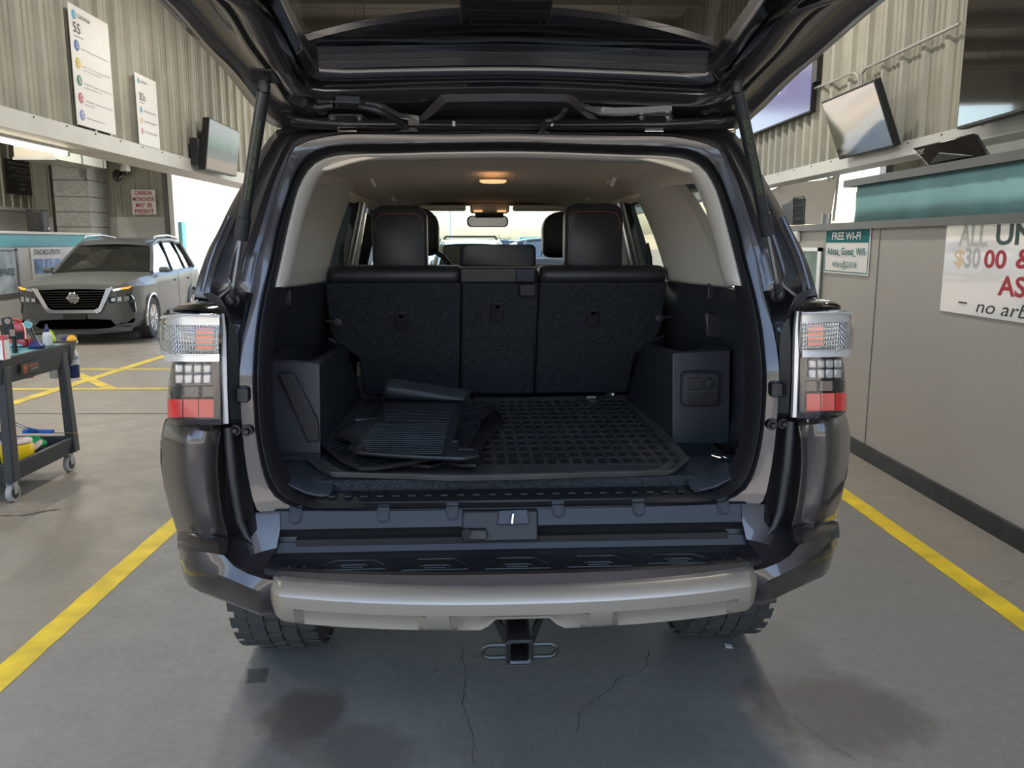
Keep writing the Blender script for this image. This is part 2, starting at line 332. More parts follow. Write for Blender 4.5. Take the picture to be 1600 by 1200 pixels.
# right partition
PX = 2.62
struct(box('wall_partition', 'partition', PX, PX + .08, -1, 9.5, .1, 1.60)); struct(box('baseboard_right', 'base', PX - .025, PX + .02, -1, 9.5, 0, .105))
struct(box('trim_8', 'ledge', PX - .03, PX + .5, -1, 9.5, 1.60, 1.65))
sm = MB()
for y in (5.66, 2.95, 8.3): sm.box(PX - .003, PX, y - .006, y + .006, .1, 1.6)
struct(sm.obj('wall_partition_seams', 'ledge'))
def ripple():
    b = MB(); L_ = []
    for i in range(120):
        y = -1 + 7.1 * i / 119; d = .006 * math.sin(i * .9) + .005 * math.sin(i * 2.3 + 1)
        L_.append([(PX + .01 + d, y, 1.65), (PX + .01 - d, y, 1.75), (PX + .01 + d * .5, y, 1.85), (PX + .02, y, 1.91)])
    return b.loft(L_, closed=False)
tb_ = ripple().obj('teal_fabric_band', 'teal', solid=.008); tag(tb_, 'teal fabric band stretched above the grey ledge of the right partition', 'fabric')
tr = MB(); tr.box(PX - .03, PX + .12, -1, 6.25, 1.905, 1.955); struct(tr.obj('trim_9', 'ledge'))
struct(box('wall_counter_back', 'partition', 3.25, 3.3, -1, 9.5, 0, 1.60)); 
# ================================================================== THE OPEN VEHICLE
car = empty('suv', (CO[0], CO[1], 0), CY, 'dark grey SUV seen from behind with its tailgate raised and cargo area open', 'car')
def fo(x, z): return .27 + .38 * max(0., z - 1.15)
def ang_loop(pts, c, N, y0=None):
    """half loop (x<=0) given as (x,z) points, top centre to bottom centre -> full loop by angle"""
    P = [Vector((x, z)) for x, z in pts]; P[0].x = 0; P[-1].x = 0
    P = [Vector((-P[1].x, P[1].y))] + P + [Vector((-P[-2].x, P[-2].y))]; D = []
    for i in range(1, len(P) - 2):
        p0, p1, p2, p3 = P[i - 1:i + 3]; l = (p2 - p1).length + 1e-6
        m1 = (p2 - p0) / max((p2 - p0).length, 1e-6) * l; m2 = (p3 - p1) / max((p3 - p1).length, 1e-6) * l
        for k in range(8):
            t = k / 8; D.append((2 * t**3 - 3 * t**2 + 1) * p1 + (t**3 - 2 * t**2 + t) * m1 + (-2 * t**3 + 3 * t**2) * p2 + (t**3 - t**2) * m2)
    D.append(P[-2]); pol = [(math.atan2(-(q.x - c[0]), q.y - c[1]), q) for q in D]; pol[0] = (0., pol[0][1]); pol[-1] = (PI, pol[-1][1]); out = []; i = 0
    for k in range(N + 1):
        a = PI * k / N
        while i < len(pol) - 2 and pol[i + 1][0] < a: i += 1
        q1, q2 = pol[i][1] - Vector(c), pol[i + 1][1] - Vector(c); d = Vector((-math.sin(a), math.cos(a)))
        e = q2 - q1; den = d.x * e.y - d.y * e.x; r = (q1.x * e.y - q1.y * e.x) / den if abs(den) > 1e-9 else q1.length
        out.append((c[0] + d.x * r, c[1] + d.y * r))
    return out + [(-x, z) for x, z in out[-2:0:-1]]
NB = 80; CC = (0, 1.25)
def trace(px, dy=0.): return [(min(0, p.x), p.z) for p in [ly(a, b, lambda x, z: fo(x, z) + dy) for a, b in px]]
def to3(loop, dy): return [Vector((x, fo(x, z) + dy, z)) for x, z in loop]
I_ = ang_loop(trace([(802, 236), (700, 237), (620, 239), (540, 241), (510, 246), (487, 258), (472, 279), (463, 300), (450, 350), (439, 400), (426, 462), (417, 520), (414, 580), (415, 630), (417, 660), (422, 700), (435, 742), (450, 767), (464, 777), (491, 784), (560, 784), (680, 783), (802, 782)]), CC, NB)
O_ = ang_loop(trace([(802, 223), (700, 224), (620, 226), (540, 228), (505, 232), (478, 246), (460, 272), (450, 300), (435, 345), (424, 400), (409, 464), (400, 520), (396, 580), (397, 630), (399, 660), (404, 700), (414, 742), (428, 770), (450, 786), (477, 795), (560, 797), (680, 796), (802, 795)]), CC, NB)
F_ = ang_loop(trace([(802, 207), (700, 208), (620, 208), (540, 208), (510, 212), (477, 220), (457, 230), (447, 255), (433, 290), (417, 355), (405, 400), (394, 462), (380, 520), (374, 560), (374, 630), (376, 665), (381, 715), (390, 770), (399, 800), (425, 812), (560, 810), (802, 806)]), CC, NB)
G_ = ang_loop(trace([(802, 200), (620, 200), (500, 200), (455, 199), (438, 202), (420, 221), (405, 245), (384, 282), (360, 324), (343, 360), (330, 383), (318, 413), (304, 467)], .06) + [(-.885, 1.22), (-.89, 1.0), (-.88, .82), (-.78, .74), (-.4, .735), (0, .73)], CC, NB)
def lerp_loop(a, b, t): return [(p[0] + (q[0] - p[0]) * t, p[1] + (q[1] - p[1]) * t) for p, q in zip(a, b)]
# body frame round the opening (D-pillars, header, sill) with its folds
def bump3(loop, f): return [Vector((x, fo(x, z) + f(x, z), z)) for x, z in loop]
low = lambda z: max(0, min(1, (1.36 - z) / .06))   # below the belt line
bf = MB(); bf.loft([to3(lerp_loop(I_, O_, .5), .03), to3(O_, .02), to3(lerp_loop(O_, F_, .10), .004), to3(lerp_loop(O_, F_, .5), .0), to3(lerp_loop(O_, F_, .86), -.008), to3(lerp_loop(O_, F_, 1), .004),
    bump3(lerp_loop(F_, G_, .06), lambda x, z: .022 + .06 * low(z)), bump3(lerp_loop(F_, G_, .16), lambda x, z: .022 + .10 * low(z)), bump3(lerp_loop(F_, G_, .28), lambda x, z: .0 + .13 * low(z)),
    bump3(lerp_loop(F_, G_, .45), lambda x, z: .012 + .12 * low(z)), bump3(lerp_loop(F_, G_, .62), lambda x, z: .03 + .09 * low(z)), bump3(lerp_loop(F_, G_, .7), lambda x, z: .008 + .11 * low(z)),
    to3(lerp_loop(F_, G_, .93), .018), to3(G_, .05), to3(G_, .12), to3([(x * 1.003, z) for x, z in G_], .3)])
body = bf.obj('rear_body_frame', 'paint', car, ang=50)
# door seal
mid = lerp_loop(I_, O_, .45); mid2 = lerp_loop(I_, O_, .75)
MB().loft([to3(lerp_loop(I_, O_, -.25), .06), to3(I_, .02), to3(lerp_loop(I_, O_, .12), -.006), to3(lerp_loop(I_, O_, .38), -.02), to3(lerp_loop(I_, O_, .55), -.004), to3(lerp_loop(I_, O_, .62), -.004), to3(lerp_loop(I_, O_, .8), -.022), to3(lerp_loop(I_, O_, .97), -.012), to3(lerp_loop(I_, O_, 1.02), .012)]).obj('door_seal', 'rubber', car, ang=60)
# ---- exterior shell: roof, sides
Gt = [(x, z) for x, z in G_]
def sec_top(y, w, zt, cr):       # roof section, left to right
    pts = [(-w, 1.36)]; 
    for k in range(9): a = PI / 2 * k / 8; pts.append((-(w - .16 - cr + cr) + .0 if False else -(w - .17) - (0), 0)) if False else None
    return pts
roof = MB(); L_ = []
top = [(x, z) for x, z in G_ if z > 1.70]; top.sort()
for y, s, dz in ((.62, 1, 0), (.8, 1, .012), (1.4, .99, .02), (2.2, .97, .02), (3.0, .93, -.01), (3.3, .9, -.05)):
    L_.append([Vector((x * s, y, z + dz + .001)) for x, z in top])
roof.loft(L_, closed=False); inn = [[v - Vector((0, 0, .035)) for v in l] for l in L_]; roof.loft(inn, closed=False)
roof.obj('roof', 'paint', car)
def side(x, y0, y1, zb, zt): return None
for sx in (-1, 1):
    S = lambda x, y, z: (sx * x, y, z)
    b = MB()                     # lower body side, extruded with shoulder, wheel arch openings
    prof = [(.86, 1.34), (.91, 1.28), (.925, 1.12), (.91, .95), (.925, .8), (.90, .62), (.86, .5)]
    ys = [.33, .5] + [1.08 + .47 * math.cos(PI - PI * k / 12) for k in range(13)] + [1.8, 2.6, 3.2] + [3.87 + .47 * math.cos(PI - PI * k / 12) for k in range(13)] + [4.5, 4.75]
    loops = []
    for y in ys:
        arch = 0.
        for yc in (1.08, 3.87):
            if abs(y - yc) < .47: arch = max(arch, .42 + math.sqrt(.47**2 - (y - yc)**2))
        ta = max(0, (y - 4.2) / .55); hood = 1.34 if y < 3.6 else 1.34 - .16 * min(1, (y - 3.6) / 1.1)
        loops.append([S(x * (1 - .12 * ta**2), y, max(arch, z * hood / 1.34)) for x, z in prof])
    b.loft(loops, closed=False).obj('body_side', 'paint', car, solid=.02)
    # side glass openings: roof rail, pillars
    b = MB(); rail = [(.66, 1.78), (.72, 1.70), (.70, 1.69), (.60, 1.79)]
    b.loft([[S(x * k, y, z + dz) for x, z in rail] for y, k, dz in ((.55, 1.03, 0.0), (1.5, 1.03, .03), (2.4, 1.01, .03), (3.0, .98, 0), (3.35, .95, -.06))], cap=True).obj('roof_rail', 'paint', car)
    def pillar(name, m, yb0, yb1, yt0, yt1, xo=.86, xt=.72, th=.05, zt=1.72):
        MB().hexa([S(xo - th, yb0, 1.34), S(xo, yb0, 1.34), S(xo, yb1, 1.34), S(xo - th, yb1, 1.34), S(xt - th, yt0, zt), S(xt, yt0, zt), S(xt, yt1, zt), S(xt - th, yt1, zt)]).obj(name, m, car)
    pillar('quarter_pillar', 'paint', 1.28, 1.5, 1.55, 1.68); pillar('centre_pillar', 'black', 2.28, 2.42, 2.34, 2.44, xo=.84, th=.06)
    MB().hexa([S(.79, 3.55, 1.32), S(.85, 3.55, 1.32), S(.84, 3.72, 1.32), S(.78, 3.72, 1.32), S(.62, 3.0, 1.72), S(.70, 3.0, 1.72), S(.69, 3.1, 1.72), S(.61, 3.1, 1.72)]).obj('windshield_pillar', 'paint', car)
    g = MB(); g.add([S(.835, .62, 1.35), S(.835, 1.3, 1.35), S(.715, 1.58, 1.72), S(.715, .78, 1.72)], [(0, 1, 2, 3)]).obj('quarter_glass', 'side_glass', car, fix=False)
    g = MB(); g.add([S(.835, 1.48, 1.35), S(.835, 3.55, 1.35), S(.715, 3.0, 1.72), S(.715, 1.68, 1.72)], [(0, 1, 2, 3)]).obj('door_glass', 'side_glass', car, fix=False)
    # outside mirror
    MB().loft([[S(.93 + .07 * a, y + .0, 1.33 + .07 * b_) for a, b_ in ((-1, -1), (1, -.8), (1.1, .6), (.6, 1), (-.9, .9))] for y in (3.3, 3.36)], cap=True).obj('side_mirror', 'black', car, bevel=.012)
ws = MB(); ws.add([(-.78, 3.75, 1.34), (.78, 3.75, 1.34), (.62, 3.1, 1.75), (-.62, 3.1, 1.75)], [(0, 1, 2, 3)]).obj('windshield', 'windshield', car, fix=False)
hd = MB(); hd.loft([[(x * (1 - .0), y, z + .04 * (1 - (x / .85)**2)) for x in (-.85, -.6, -.3, 0, .3, .6, .85)] for y, z in ((3.7, 1.26), (4.1, 1.21), (4.6, 1.14), (4.78, 1.02), (4.8, .6))], closed=False).obj('hood', 'paint', car, solid=.02)
# floor pan and rear underbody
MB().box(-.88, .88, 1.5, 4.6, .55, .62).obj('floor_pan', 'black_metal', car)
MB().box(-.60, .60, .22, 1.6, .60, .70).obj('rear_floor_pan', 'black_metal', car)
ax = MB(); ax.cyl((-.75, 1.08, .41), (.75, 1.08, .41), .045).lathe([(.05, -.14), (.13, -.06), (.13, .06), (.05, .14)], (.05, 1.08, .41), (0, 1, 0)); ax.obj('rear_axle', 'black_metal', car)
MB().cyl((-.45, .35, .60), (-.45, 1.0, .55), .05).obj('exhaust', 'galv', car)
# ---- wheels with all-terrain tread
def wheel(x, y, R=.405, Wd=.27, face=1):
    t = MB(); P = [(-Wd / 2 + .01, R - .12), (-Wd / 2 - .004, R - .06), (-Wd / 2 + .008, R - .018), (-Wd / 2 + .03, R - .012), (Wd / 2 - .03, R - .012), (Wd / 2 - .008, R - .018), (Wd / 2 + .004, R - .06), (Wd / 2 - .01, R - .12)]
    t.loft([[(x + a, y + r * math.cos(2 * PI * k / 64), R + r * math.sin(2 * PI * k / 64)) for a, r in P] for k in range(65)], closed=False)
    tw = t.obj('tyre', 'tire', car)
    b = MB(); rr = random.Random(5); n = 30
    for k in range(n):
        for j, (a0, a1, off, wd) in enumerate(((-.142, -.085, 0, .62), (-.078, -.028, .5, .72), (-.022, .022, .15, .7), (.028, .078, .65, .72), (.085, .142, .2, .62))):
            th0 = 2 * PI * (k + off) / n; th1 = th0 + 2 * PI / n * wd; sk = rr.uniform(-.012, .012)
            q = []
            for r in (R - .014, R - .001 - (.008 if j in (0, 4) else 0)):
                for a, th in ((a0, th0 + sk), (a1, th0 - sk), (a1, th1 + sk * .6), (a0, th1 - sk)): q.append((x + a * Wd / .27, y + r * math.cos(th), R + r * math.sin(th)))
            b.hexa(q)
    b.obj('tread', 'tire', tw, smooth=False)
    r = MB(); r.lathe([(R - .13, -.10), (R - .12, .10), (R - .15, .09), (.10, .06), (.09, .085), (0, .09)], (x, y, R), (face, 0, 0), 40); r.obj('rim', 'galv', tw)
for x, y in ((-.80, 1.08), (.80, 1.08), (-.80, 3.87), (.80, 3.87)): wheel(x, y, face=1 if x > 0 else -1)
# ---- interior shell
R_ = lambda pts: [(x, z) for x, z in pts]
inner0 = [Vector((x * .985, fo(x, z) + .05, z - .008)) for x, z in I_ if z > 1.37]; inner0.sort(key=lambda v: v.x)
def roof_loop(y, w, zt, zb, n):          # headliner section
    pts = []
    for k in range(n):
        t = -1 + 2 * k / (n - 1); a = abs(t); sx = 1 if t > 0 else -1
        if a > .62: u = (a - .62) / .38; x = w * (.86 + .14 * math.sin(u * PI / 2)); z = zb + (zt - zb - .05) * math.cos(u * PI / 2)
        else: x = w * .86 * (a / .62); z = zt - .05 * (a / .62)**4
        pts.append(Vector((sx * x, y, z)))
    return pts
n0 = 61
hl = MB(); hl.loft([roof_loop(.52, .60, 1.762, 1.66, n0), roof_loop(.60, .68, 1.80, 1.69, n0), roof_loop(.8, .70, 1.815, 1.70, n0), roof_loop(1.3, .67, 1.825, 1.72, n0), roof_loop(1.85, .65, 1.815, 1.72, n0), roof_loop(1.9, .64, 1.79, 1.72, n0), roof_loop(2.6, .62, 1.785, 1.70, n0), roof_loop(3.12, .60, 1.725, 1.66, n0)], closed=False)
hl.obj('headliner', 'headliner', car, solid=.01)
tr_ = [v for v in to3(I_, .012) if v.z > 1.36]
# D-pillar ring trim (pale strip next to the seal)
up = [i for i, p in enumerate(I_) if p[1] > 1.365]; kL = [i for i in up if I_[i][0] < -1e-6]; kR = [i for i in up if I_[i][0] > 1e-6]
seq = sorted(kR, key=lambda i: I_[i][1])  
ring = [i for i in range(len(I_)) if I_[i][1] > 1.365]; nI = len(I_)
ring = [i for i in range(nI - 1, NB, -1) if I_[i][1] > 1.365][::-1] + [i for i in range(0, NB) if I_[i][1] > 1.365]
A = to3(I_, .0); cen = Vector((0, 0, 1.25))
def shrink(l, d, dy, f=None): return [Vector((x - math.copysign(d * min(1, abs(x) / .35), x), fo(x, z) + dy, z - (d * .55 if z > 1.62 else 0))) for x, z in l]
S1 = shrink(I_, .006, .012); S2 = shrink(I_, .018, .03); S3 = shrink(I_, .022, .09); S4 = shrink(I_, -.012, .13)
MB().loft([[l[i] for i in ring] for l in (to3(I_, .012), S1, S2, S3, S4)], closed=False).obj('pillar_trim', 'beige', car, solid=.004)
for sx in (-1, 1):
    S = lambda x, y, z: (sx * x, y, z)
    # quarter trim: frames the quarter glass, runs inward to the rear door pillar
    q = MB()
    q.loft([[S(.74, .72, 1.345), S(.775, .80, 1.345), S(.70, 1.05, 1.345), S(.675, 1.34, 1.345), S(.70, 1.42, 1.345)],
            [S(.74, .77, 1.45), S(.765, .90, 1.45), S(.69, 1.15, 1.45), S(.665, 1.42, 1.45), S(.69, 1.5, 1.45)],
            [S(.72, .97, 1.60), S(.745, 1.12, 1.60), S(.675, 1.32, 1.60), S(.645, 1.60, 1.60), S(.67, 1.68, 1.60)],
            [S(.70, 1.2, 1.72), S(.72, 1.3, 1.72), S(.655, 1.45, 1.72), S(.62, 1.80, 1.72), S(.65, 1.88, 1.72)],
            [S(.66, 1.3, 1.79), S(.66, 1.42, 1.79), S(.63, 1.55, 1.80), S(.60, 1.86, 1.80), S(.63, 1.95, 1.80)]], closed=False)
    q.obj('quarter_trim', 'beige', car, solid=.012, sub=1)
    if True:  # frame strip behind the ring on the glass side
        MB().loft([[S(.70, .42, 1.34), S(.78, .5, 1.34), S(.80, .75, 1.34)], [S(.70, .42, 1.30), S(.78, .5, 1.30), S(.80, .75, 1.30)]], closed=False).obj('belt_trim', 'beige', car, solid=.01)
    MB().loft([[S(.70, 1.40, 1.33), S(.70, 3.6, 1.30)], [S(.84, 1.40, 1.35), S(.84, 3.6, 1.33)]], closed=False).obj('door_sill_trim', 'trim_inner', car, solid=.01)
    MB().loft([[S(.62, y, 1.71), S(.67, y, 1.695), S(.72, y, 1.72)] for y in (1.7, 2.5, 3.1)], closed=False).obj('roof_side_trim', 'headliner', car, solid=.012)
    # door window frames seen at the rear door: black outer, bright garnish, pale pillar
    def strip(name, m, yb, yt, wb, wt, x0=.70, x1=.64, th=.03, z0=1.34, z1=1.71):
        MB().hexa([S(x0, yb, z0), S(x0 + th, yb, z0), S(x0 + th, yb + wb, z0), S(x0, yb + wb, z0), S(x1, yt, z1), S(x1 + th, yt, z1), S(x1 + th, yt + wt, z1), S(x1, yt + wt, z1)]).obj(name, m, car, bevel=.004)
    strip('centre_pillar_trim', 'beige', 2.26, 2.36, .16, .10)
    strip('door_frame', 'black', 1.95, 2.16, .12, .09); strip('door_frame', 'black', 2.14, 2.30, .09, .07); strip('door_garnish', 'lamp_silver', 2.075, 2.245, .05, .045, .69, .63)
    # seat belt stalk
    MB().tube([S(.665, 1.62, 1.33), S(.66, 1.62, 1.44), S(.655, 1.64, 1.50)], [.012, .012, .005], 8).obj('seat_belt', 'black', car)
    # lower trim wall
    w = MB(); W_ = [[S(.70, .31, .86), S(.745, .33, .95), S(.755, .34, 1.10), S(.755, .36, 1.22), S(.74, .40, 1.345)], [S(.72, .42, .83), S(.765, .42, .95), S(.775, .42, 1.10), S(.775, .44, 1.22), S(.76, .50, 1.345)],
                     [S(.78, .9, .83), S(.80, .9, .95), S(.79, .9, 1.10), S(.78, .9, 1.22), S(.755, .9, 1.35)], [S(.70, 1.2, .83), S(.72, 1.2, .95), S(.72, 1.2, 1.10), S(.71, 1.2, 1.22), S(.69, 1.2, 1.35)], [S(.69, 1.62, .83), S(.70, 1.62, .95), S(.70, 1.62, 1.10), S(.70, 1.62, 1.22), S(.68, 1.62, 1.35)]]
    w.loft(W_, closed=False).obj('side_trim_panel', 'trim_inner', car, solid=.01)
    MB().box(-.013, .013, -.012, .0, -.03, .03).obj('cargo_hook', 'plastic', car, bevel=.005, loc=ly(450 if sx < 0 else 1110, 465 if sx < 0 else 456, .95))
# wheel-arch boxes with a storage bin
def arch_box(sx, xi, yf, name='wheel_arch_trim'):
    S = lambda x, y, z: (sx * x, y, z); zb, zt = .83, 1.135; xo = .76; b = MB()
    O = [(xi + .01, yf, zb), (xo, yf, zb), (xo, 1.60, zb), (xi - .01, 1.50, zb)]
    top_ = [(xi + .005, yf + .02, zt), (xo, yf + .03, zt + .01), (xo, 1.55, zt), (xi + .05, 1.45, zt - .05)]
    def ins(l, d, z): cx = sum(p[0] for p in l) / 4; cy = sum(p[1] for p in l) / 4; return [(p[0] + math.copysign(min(d, abs(cx - p[0])), cx - p[0]), p[1] + math.copysign(min(d, abs(cy - p[1])), cy - p[1]), z) for p in l]
    loops = [O, top_, [(p[0] + (.03 if p[0] < .7 else 0), p[1] + (.03 if p[1] < 1 else -.03), p[2] + .004) for p in top_], ins(top_, .045, zt - .07)]
    b.loft([[S(*p) for p in l] for l in loops], True).add([S(*p) for p in loops[-1]], [(0, 1, 2, 3)])
    return b.obj(name, 'trim_inner', car, bevel=.016, seg=4)
LB = arch_box(-1, .575, .56); RB = arch_box(1, .555, .74)
# left box: sloped triangular recess on its face
a, b_, c, d = (ly(p[0], p[1], .565) for p in ((432, 585), (455, 585), (498, 655), (492, 690)))
rec = MB(); rec.prism([ly(434, 583, .553), ly(458, 583, .553), ly(498, 660, .553), ly(499, 690, .553), ly(480, 692, .553)], (0, .01, 0)); rec.obj('arch_groove', 'plastic_dark', LB, bevel=.004)
MB().prism([ly(436, 707, .553), ly(500, 709, .553), ly(500, 712, .553), ly(436, 711, .553)], (0, .004, 0)).obj('arch_seam', 'black', LB)
# right box: outlet panel
op = MB(); YR = .735
def rr_poly(px0, py0, px1, py1, y, r=.012):
    a = ly(px0, py0, y); b2 = ly(px1, py1, y); x0, x1, z1, z0 = a.x, b2.x, a.z, b2.z; pts = []
    for cx, cz, a0 in ((x1 - r, z1 - r, 0), (x0 + r, z1 - r, 90), (x0 + r, z0 + r, 180), (x1 - r, z0 + r, 270)):
        for k in range(5): t = math.radians(a0 + k * 22.5); pts.append((cx + r * math.cos(t), y, cz + r * math.sin(t)))
    return pts
MB().prism(rr_poly(1066, 581, 1124, 635, YR, .018), (0, .02, 0)).obj('outlet_panel', 'plastic_dark', RB, bevel=.003)
MB().prism(rr_poly(1069, 584, 1121, 632, YR - .004, .016), (0, .01, 0)).obj('outlet_plate', 'trim_inner', RB, bevel=.002)
MB().prism(rr_poly(1075, 590, 1096, 609, YR - .010, .004), (0, .01, 0)).obj('power_socket', 'plastic', RB, bevel=.002)
pc = ly(1109, 600, YR - .008); MB().lathe([(0, -.004), (.017, -.002), (.02, .004), (.02, .01)], pc, (0, 1, 0)).obj('socket_cap', 'plastic', RB)
for k in range(4):
    MB().prism(rr_poly(1074, 615 + k * 4.5, 1117, 617.5 + k * 4.5, YR - .007, .001), (0, .004, 0)).obj('vent_slat', 'black', RB)
MB().prism([ly(1102, 487, .93), ly(1155, 500, .93), ly(1157, 535, .93), ly(1104, 526, .93)], (0, .02, 0)).obj('storage_pocket', 'trim_inner', car, bevel=.008)
MB().prism([ly(1107, 492, .925), ly(1155, 505, .925), ly(1157, 530, .925), ly(1108, 521, .925)], (0, .004, 0)).obj('pocket_face', 'plastic_dark', car)
# cargo floor, scuff plate, lip
MB().box(-.70, .70, .34, 1.62, .78, .832).obj('cargo_floor', 'carpet', car, bevel=.004)
sc = MB(); sc.hexa([(-.60, .262, .775), (.60, .262, .775), (.62, .34, .778), (-.62, .34, .778), (-.56, .268, .790), (.56, .268, .790), (.60, .335, .803), (-.60, .335, .803)])
k = -.52
while k < .52: sc.box(k, k + .022, .285, .335, .797, .803); k += .045
sc.obj('scuff_plate', 'plastic_dark', car, bevel=.002)
for sx in (-1, 1):
    b = MB().loft([[(sx * x, y, z) for x, y, z in l] for l in ([(.50, .29, .79), (.50, .33, .83), (.52, .55, .838)], [(.58, .285, .80), (.58, .33, .842), (.6, .55, .84)], [(.66, .30, .85), (.66, .36, .865), (.70, .55, .84)], [(.72, .32, .90), (.73, .38, .87), (.76, .55, .84)])], closed=False)
    b.obj('corner_trim', 'trim_inner', car, solid=.006, sub=1)
rg = lz(1125, 722, .855); tr2 = MB(); tr2.tube([(rg.x + .028 * math.cos(t * PI / 9), rg.y + .012 * math.sin(t * PI / 9), .852 + .022 * abs(math.sin(t * PI / 18)) + .004) for t in range(18)], .0035, 8, closed=True); tr2.obj('tie_down_ring', 'chrome', car)
tr3 = lz(920, 617, .85); MB().box(-.02, .02, -.01, .01, 0, .016).obj('tie_down_ring', 'steel', car, loc=(tr3.x, 1.5, .84))
# ---- rear seats
def seatback(name, x0b, x1b, x0t, x1t, m='carpet', notch=0):
    b = MB(); yb, yt, zb, zt = 1.56, 1.33, .855, 1.345; th = .11; n = 6; P = []
    mirror = x0b < 0
    pts = [(x0b, 0), (x1b, 0), (x1t, 1), (x0t, 1)]
    if notch < 0: pts = [(x0b, 0), (x1b, 0), (x1t, 1), (x0t, 1), (x0t - .003, .60), (x0t + .02, .48), (x0b - .005, .36)]
    if notch > 0: pts = [(x0b, 0), (x1b, 0), (x1b + .005, .36), (x1t - .02, .48), (x1t + .003, .60), (x1t, 1), (x0t, 1)]
    b.prism([(x, yb + (yt - yb) * t, zb + (zt - zb) * t) for x, t in pts], (0, th, .03)); return b.obj(name, m, car, bevel=.012, seg=3)
sl = seatback('rear_seat', -.577, -.165, -.685, -.152, notch=-1); scn = seatback('rear_seat', -.16, .158, -.147, .158); sr = seatback('rear_seat', .162, .572, .162, .672, notch=1)
def roll(name, x0, x1, parent, y=1.335, z=1.375, r=.042, zs=.9):
    b = MB(); L_ = []; n = 16
    for x, k in ((x0, .75), (x0 + .012, .96), (x0 + .03, 1), (x1 - .03, 1), (x1 - .012, .96), (x1, .75)):
        L_.append([Vector((x, y + .06 + r * 1.9 * k * math.copysign(abs(math.cos(t))**.7, math.cos(t)), z + r * zs * k * math.copysign(abs(math.sin(t))**.75, math.sin(t)))) for t in [2 * PI * q / n for q in range(n)]])
    return b.loft(L_, cap=True).obj(name, 'leather', parent, ang=70)
roll('seat_shoulder', -.672, -.152, sl); roll('seat_shoulder', .162, .665, sr); roll('seat_shoulder', -.148, .156, scn, z=1.368, r=.036)
def headrest(px0, px1, py0, py1, y, parent, name='headrest', stitch=True, rr=.05, depth=.09, tap=.92):
    a = ly(px0, py0, y); b2 = ly(px1, py1, y); cx = (a.x + b2.x) / 2; w = (b2.x - a.x) / 2; z1 = a.z; z0 = b2.z; h = z1 - z0; b = MB(); L_ = []
    def ring(sc, yy, dz=0):
        pts = []; r = min(rr, w * .9, h * .45)
        for qx, qz, a0 in ((w - r, z1 - r, 0), (-(w - r), z1 - r, 90), (-(w - r), z0 + r * .5, 180), (w - r, z0 + r * .5, 270)):
            r2 = r if a0 < 180 else r * .5
            if a0 >= 180: qx = math.copysign(w - r2, qx)
            for k in range(6): t = math.radians(a0 + k * 18); pts.append(Vector((cx + (qx + r2 * math.cos(t)) * sc, yy, (z0 + z1) / 2 + (qz + r2 * math.sin(t) - (z0 + z1) / 2) * sc + dz)))
        return pts
    b.loft([ring(.90, y - .004), ring(.97, y + .006), ring(1, y + .02), ring(1, y + depth), ring(.94, y + depth + .02)], cap=True)
    o = b.obj(name, 'leather', parent, ang=60)
    if stitch:
        p = [q for q in ring(.86, y - .0045) if q.z > z0 + h * .55 or True]; p = p[:12]; t0 = [Vector((q.x, y - .003, q.z - .015)) for q in p]
        t0 = [Vector((t0[0].x, y - .003, t0[0].z - h * .10))] + t0 + [Vector((t0[-1].x, y - .003, t0[-1].z - h * .10))]
        MB().tube(t0, .0014, 5).obj('stitching', 'thread', o)
    return o
headrest(579, 668, 320, 422, 1.36, sl); headrest(884, 973, 317, 420, 1.36, sr); headrest(718, 838, 382, 416, 1.36, scn, stitch=False, rr=.022)
MB().prism([ly(719, 419, 1.30), ly(838, 419, 1.30), ly(838, 442, 1.31), ly(719, 442, 1.31)], (0, .04, 0)).obj('seat_cap', 'plastic', scn, bevel=.006)
MB().prism([ly(806, 421, 1.292), ly(836, 421, 1.292), ly(836, 441, 1.302), ly(806, 441, 1.302)], (0, .02, 0)).obj('belt_guide', 'gloss_black', scn, bevel=.003)
MB().prism([ly(812, 445, 1.30), ly(837, 445, 1.30), ly(837, 463, 1.31), ly(812, 463, 1.31)], (0, .03, 0)).obj('belt_holder', 'plastic', scn, bevel=.004)
def seat_y(z): return 1.56 + (1.33 - 1.56) * (z - .855) / (.49)
for px, py, par in ((628, 502, sl), (777, 487, scn), (926, 497, sr)):
    p = ly(px, py, lambda x, z: seat_y(z)); b = MB(); b.hexa([(-.026, -.010 + .018, -.038), (.026, .008, -.038), (.026, .03, -.038), (-.026, .03, -.038), (-.026, -.028, .038), (.026, -.028, .038), (.026, .0, .038), (-.026, .0, .038)]); o = b.obj('tether_anchor', 'plastic', par, bevel=.004, loc=p)
    MB().prism([(.011 * math.cos(PI + PI * k / 8), -.0262 + .0, .026 + .011 * math.sin(PI + PI * k / 8)) for k in range(9)], (0, .012, 0)).obj('anchor_slot', 'void', o)
    if False: pass
for par, px in ((scn, 0),):
    for (x0, y0, x1, y1) in ((725, 529, 834, 529), (834, 529, 834, 588)):
        P1 = ly(x0, y0, lambda x, z: seat_y(z)); P2 = ly(x1, y1, lambda x, z: seat_y(z)); MB().tube([P1 - Vector((0, .001, 0)), P2 - Vector((0, .001, 0))], .0022, 6).obj('carpet_seam', 'black', par)
for (a1, b1, a2, b2_) in ((512, 505, 528, 503), (1030, 497, 1045, 494)):
    p = ly(a2 if a1 < 800 else a1, b2_ if a1 < 800 else b1, 1.36); q = Vector((p.x + (-.05 if a1 < 800 else .05), 1.36, p.z + .005)); b = MB(); b.lathe([(0, -.012), (.016, -.01), (.016, 0)], p, (0, 1, 0), 16).tube([p, q], .006, 8)
    b.obj('seat_latch', 'plastic', sl if a1 < 800 else sr)
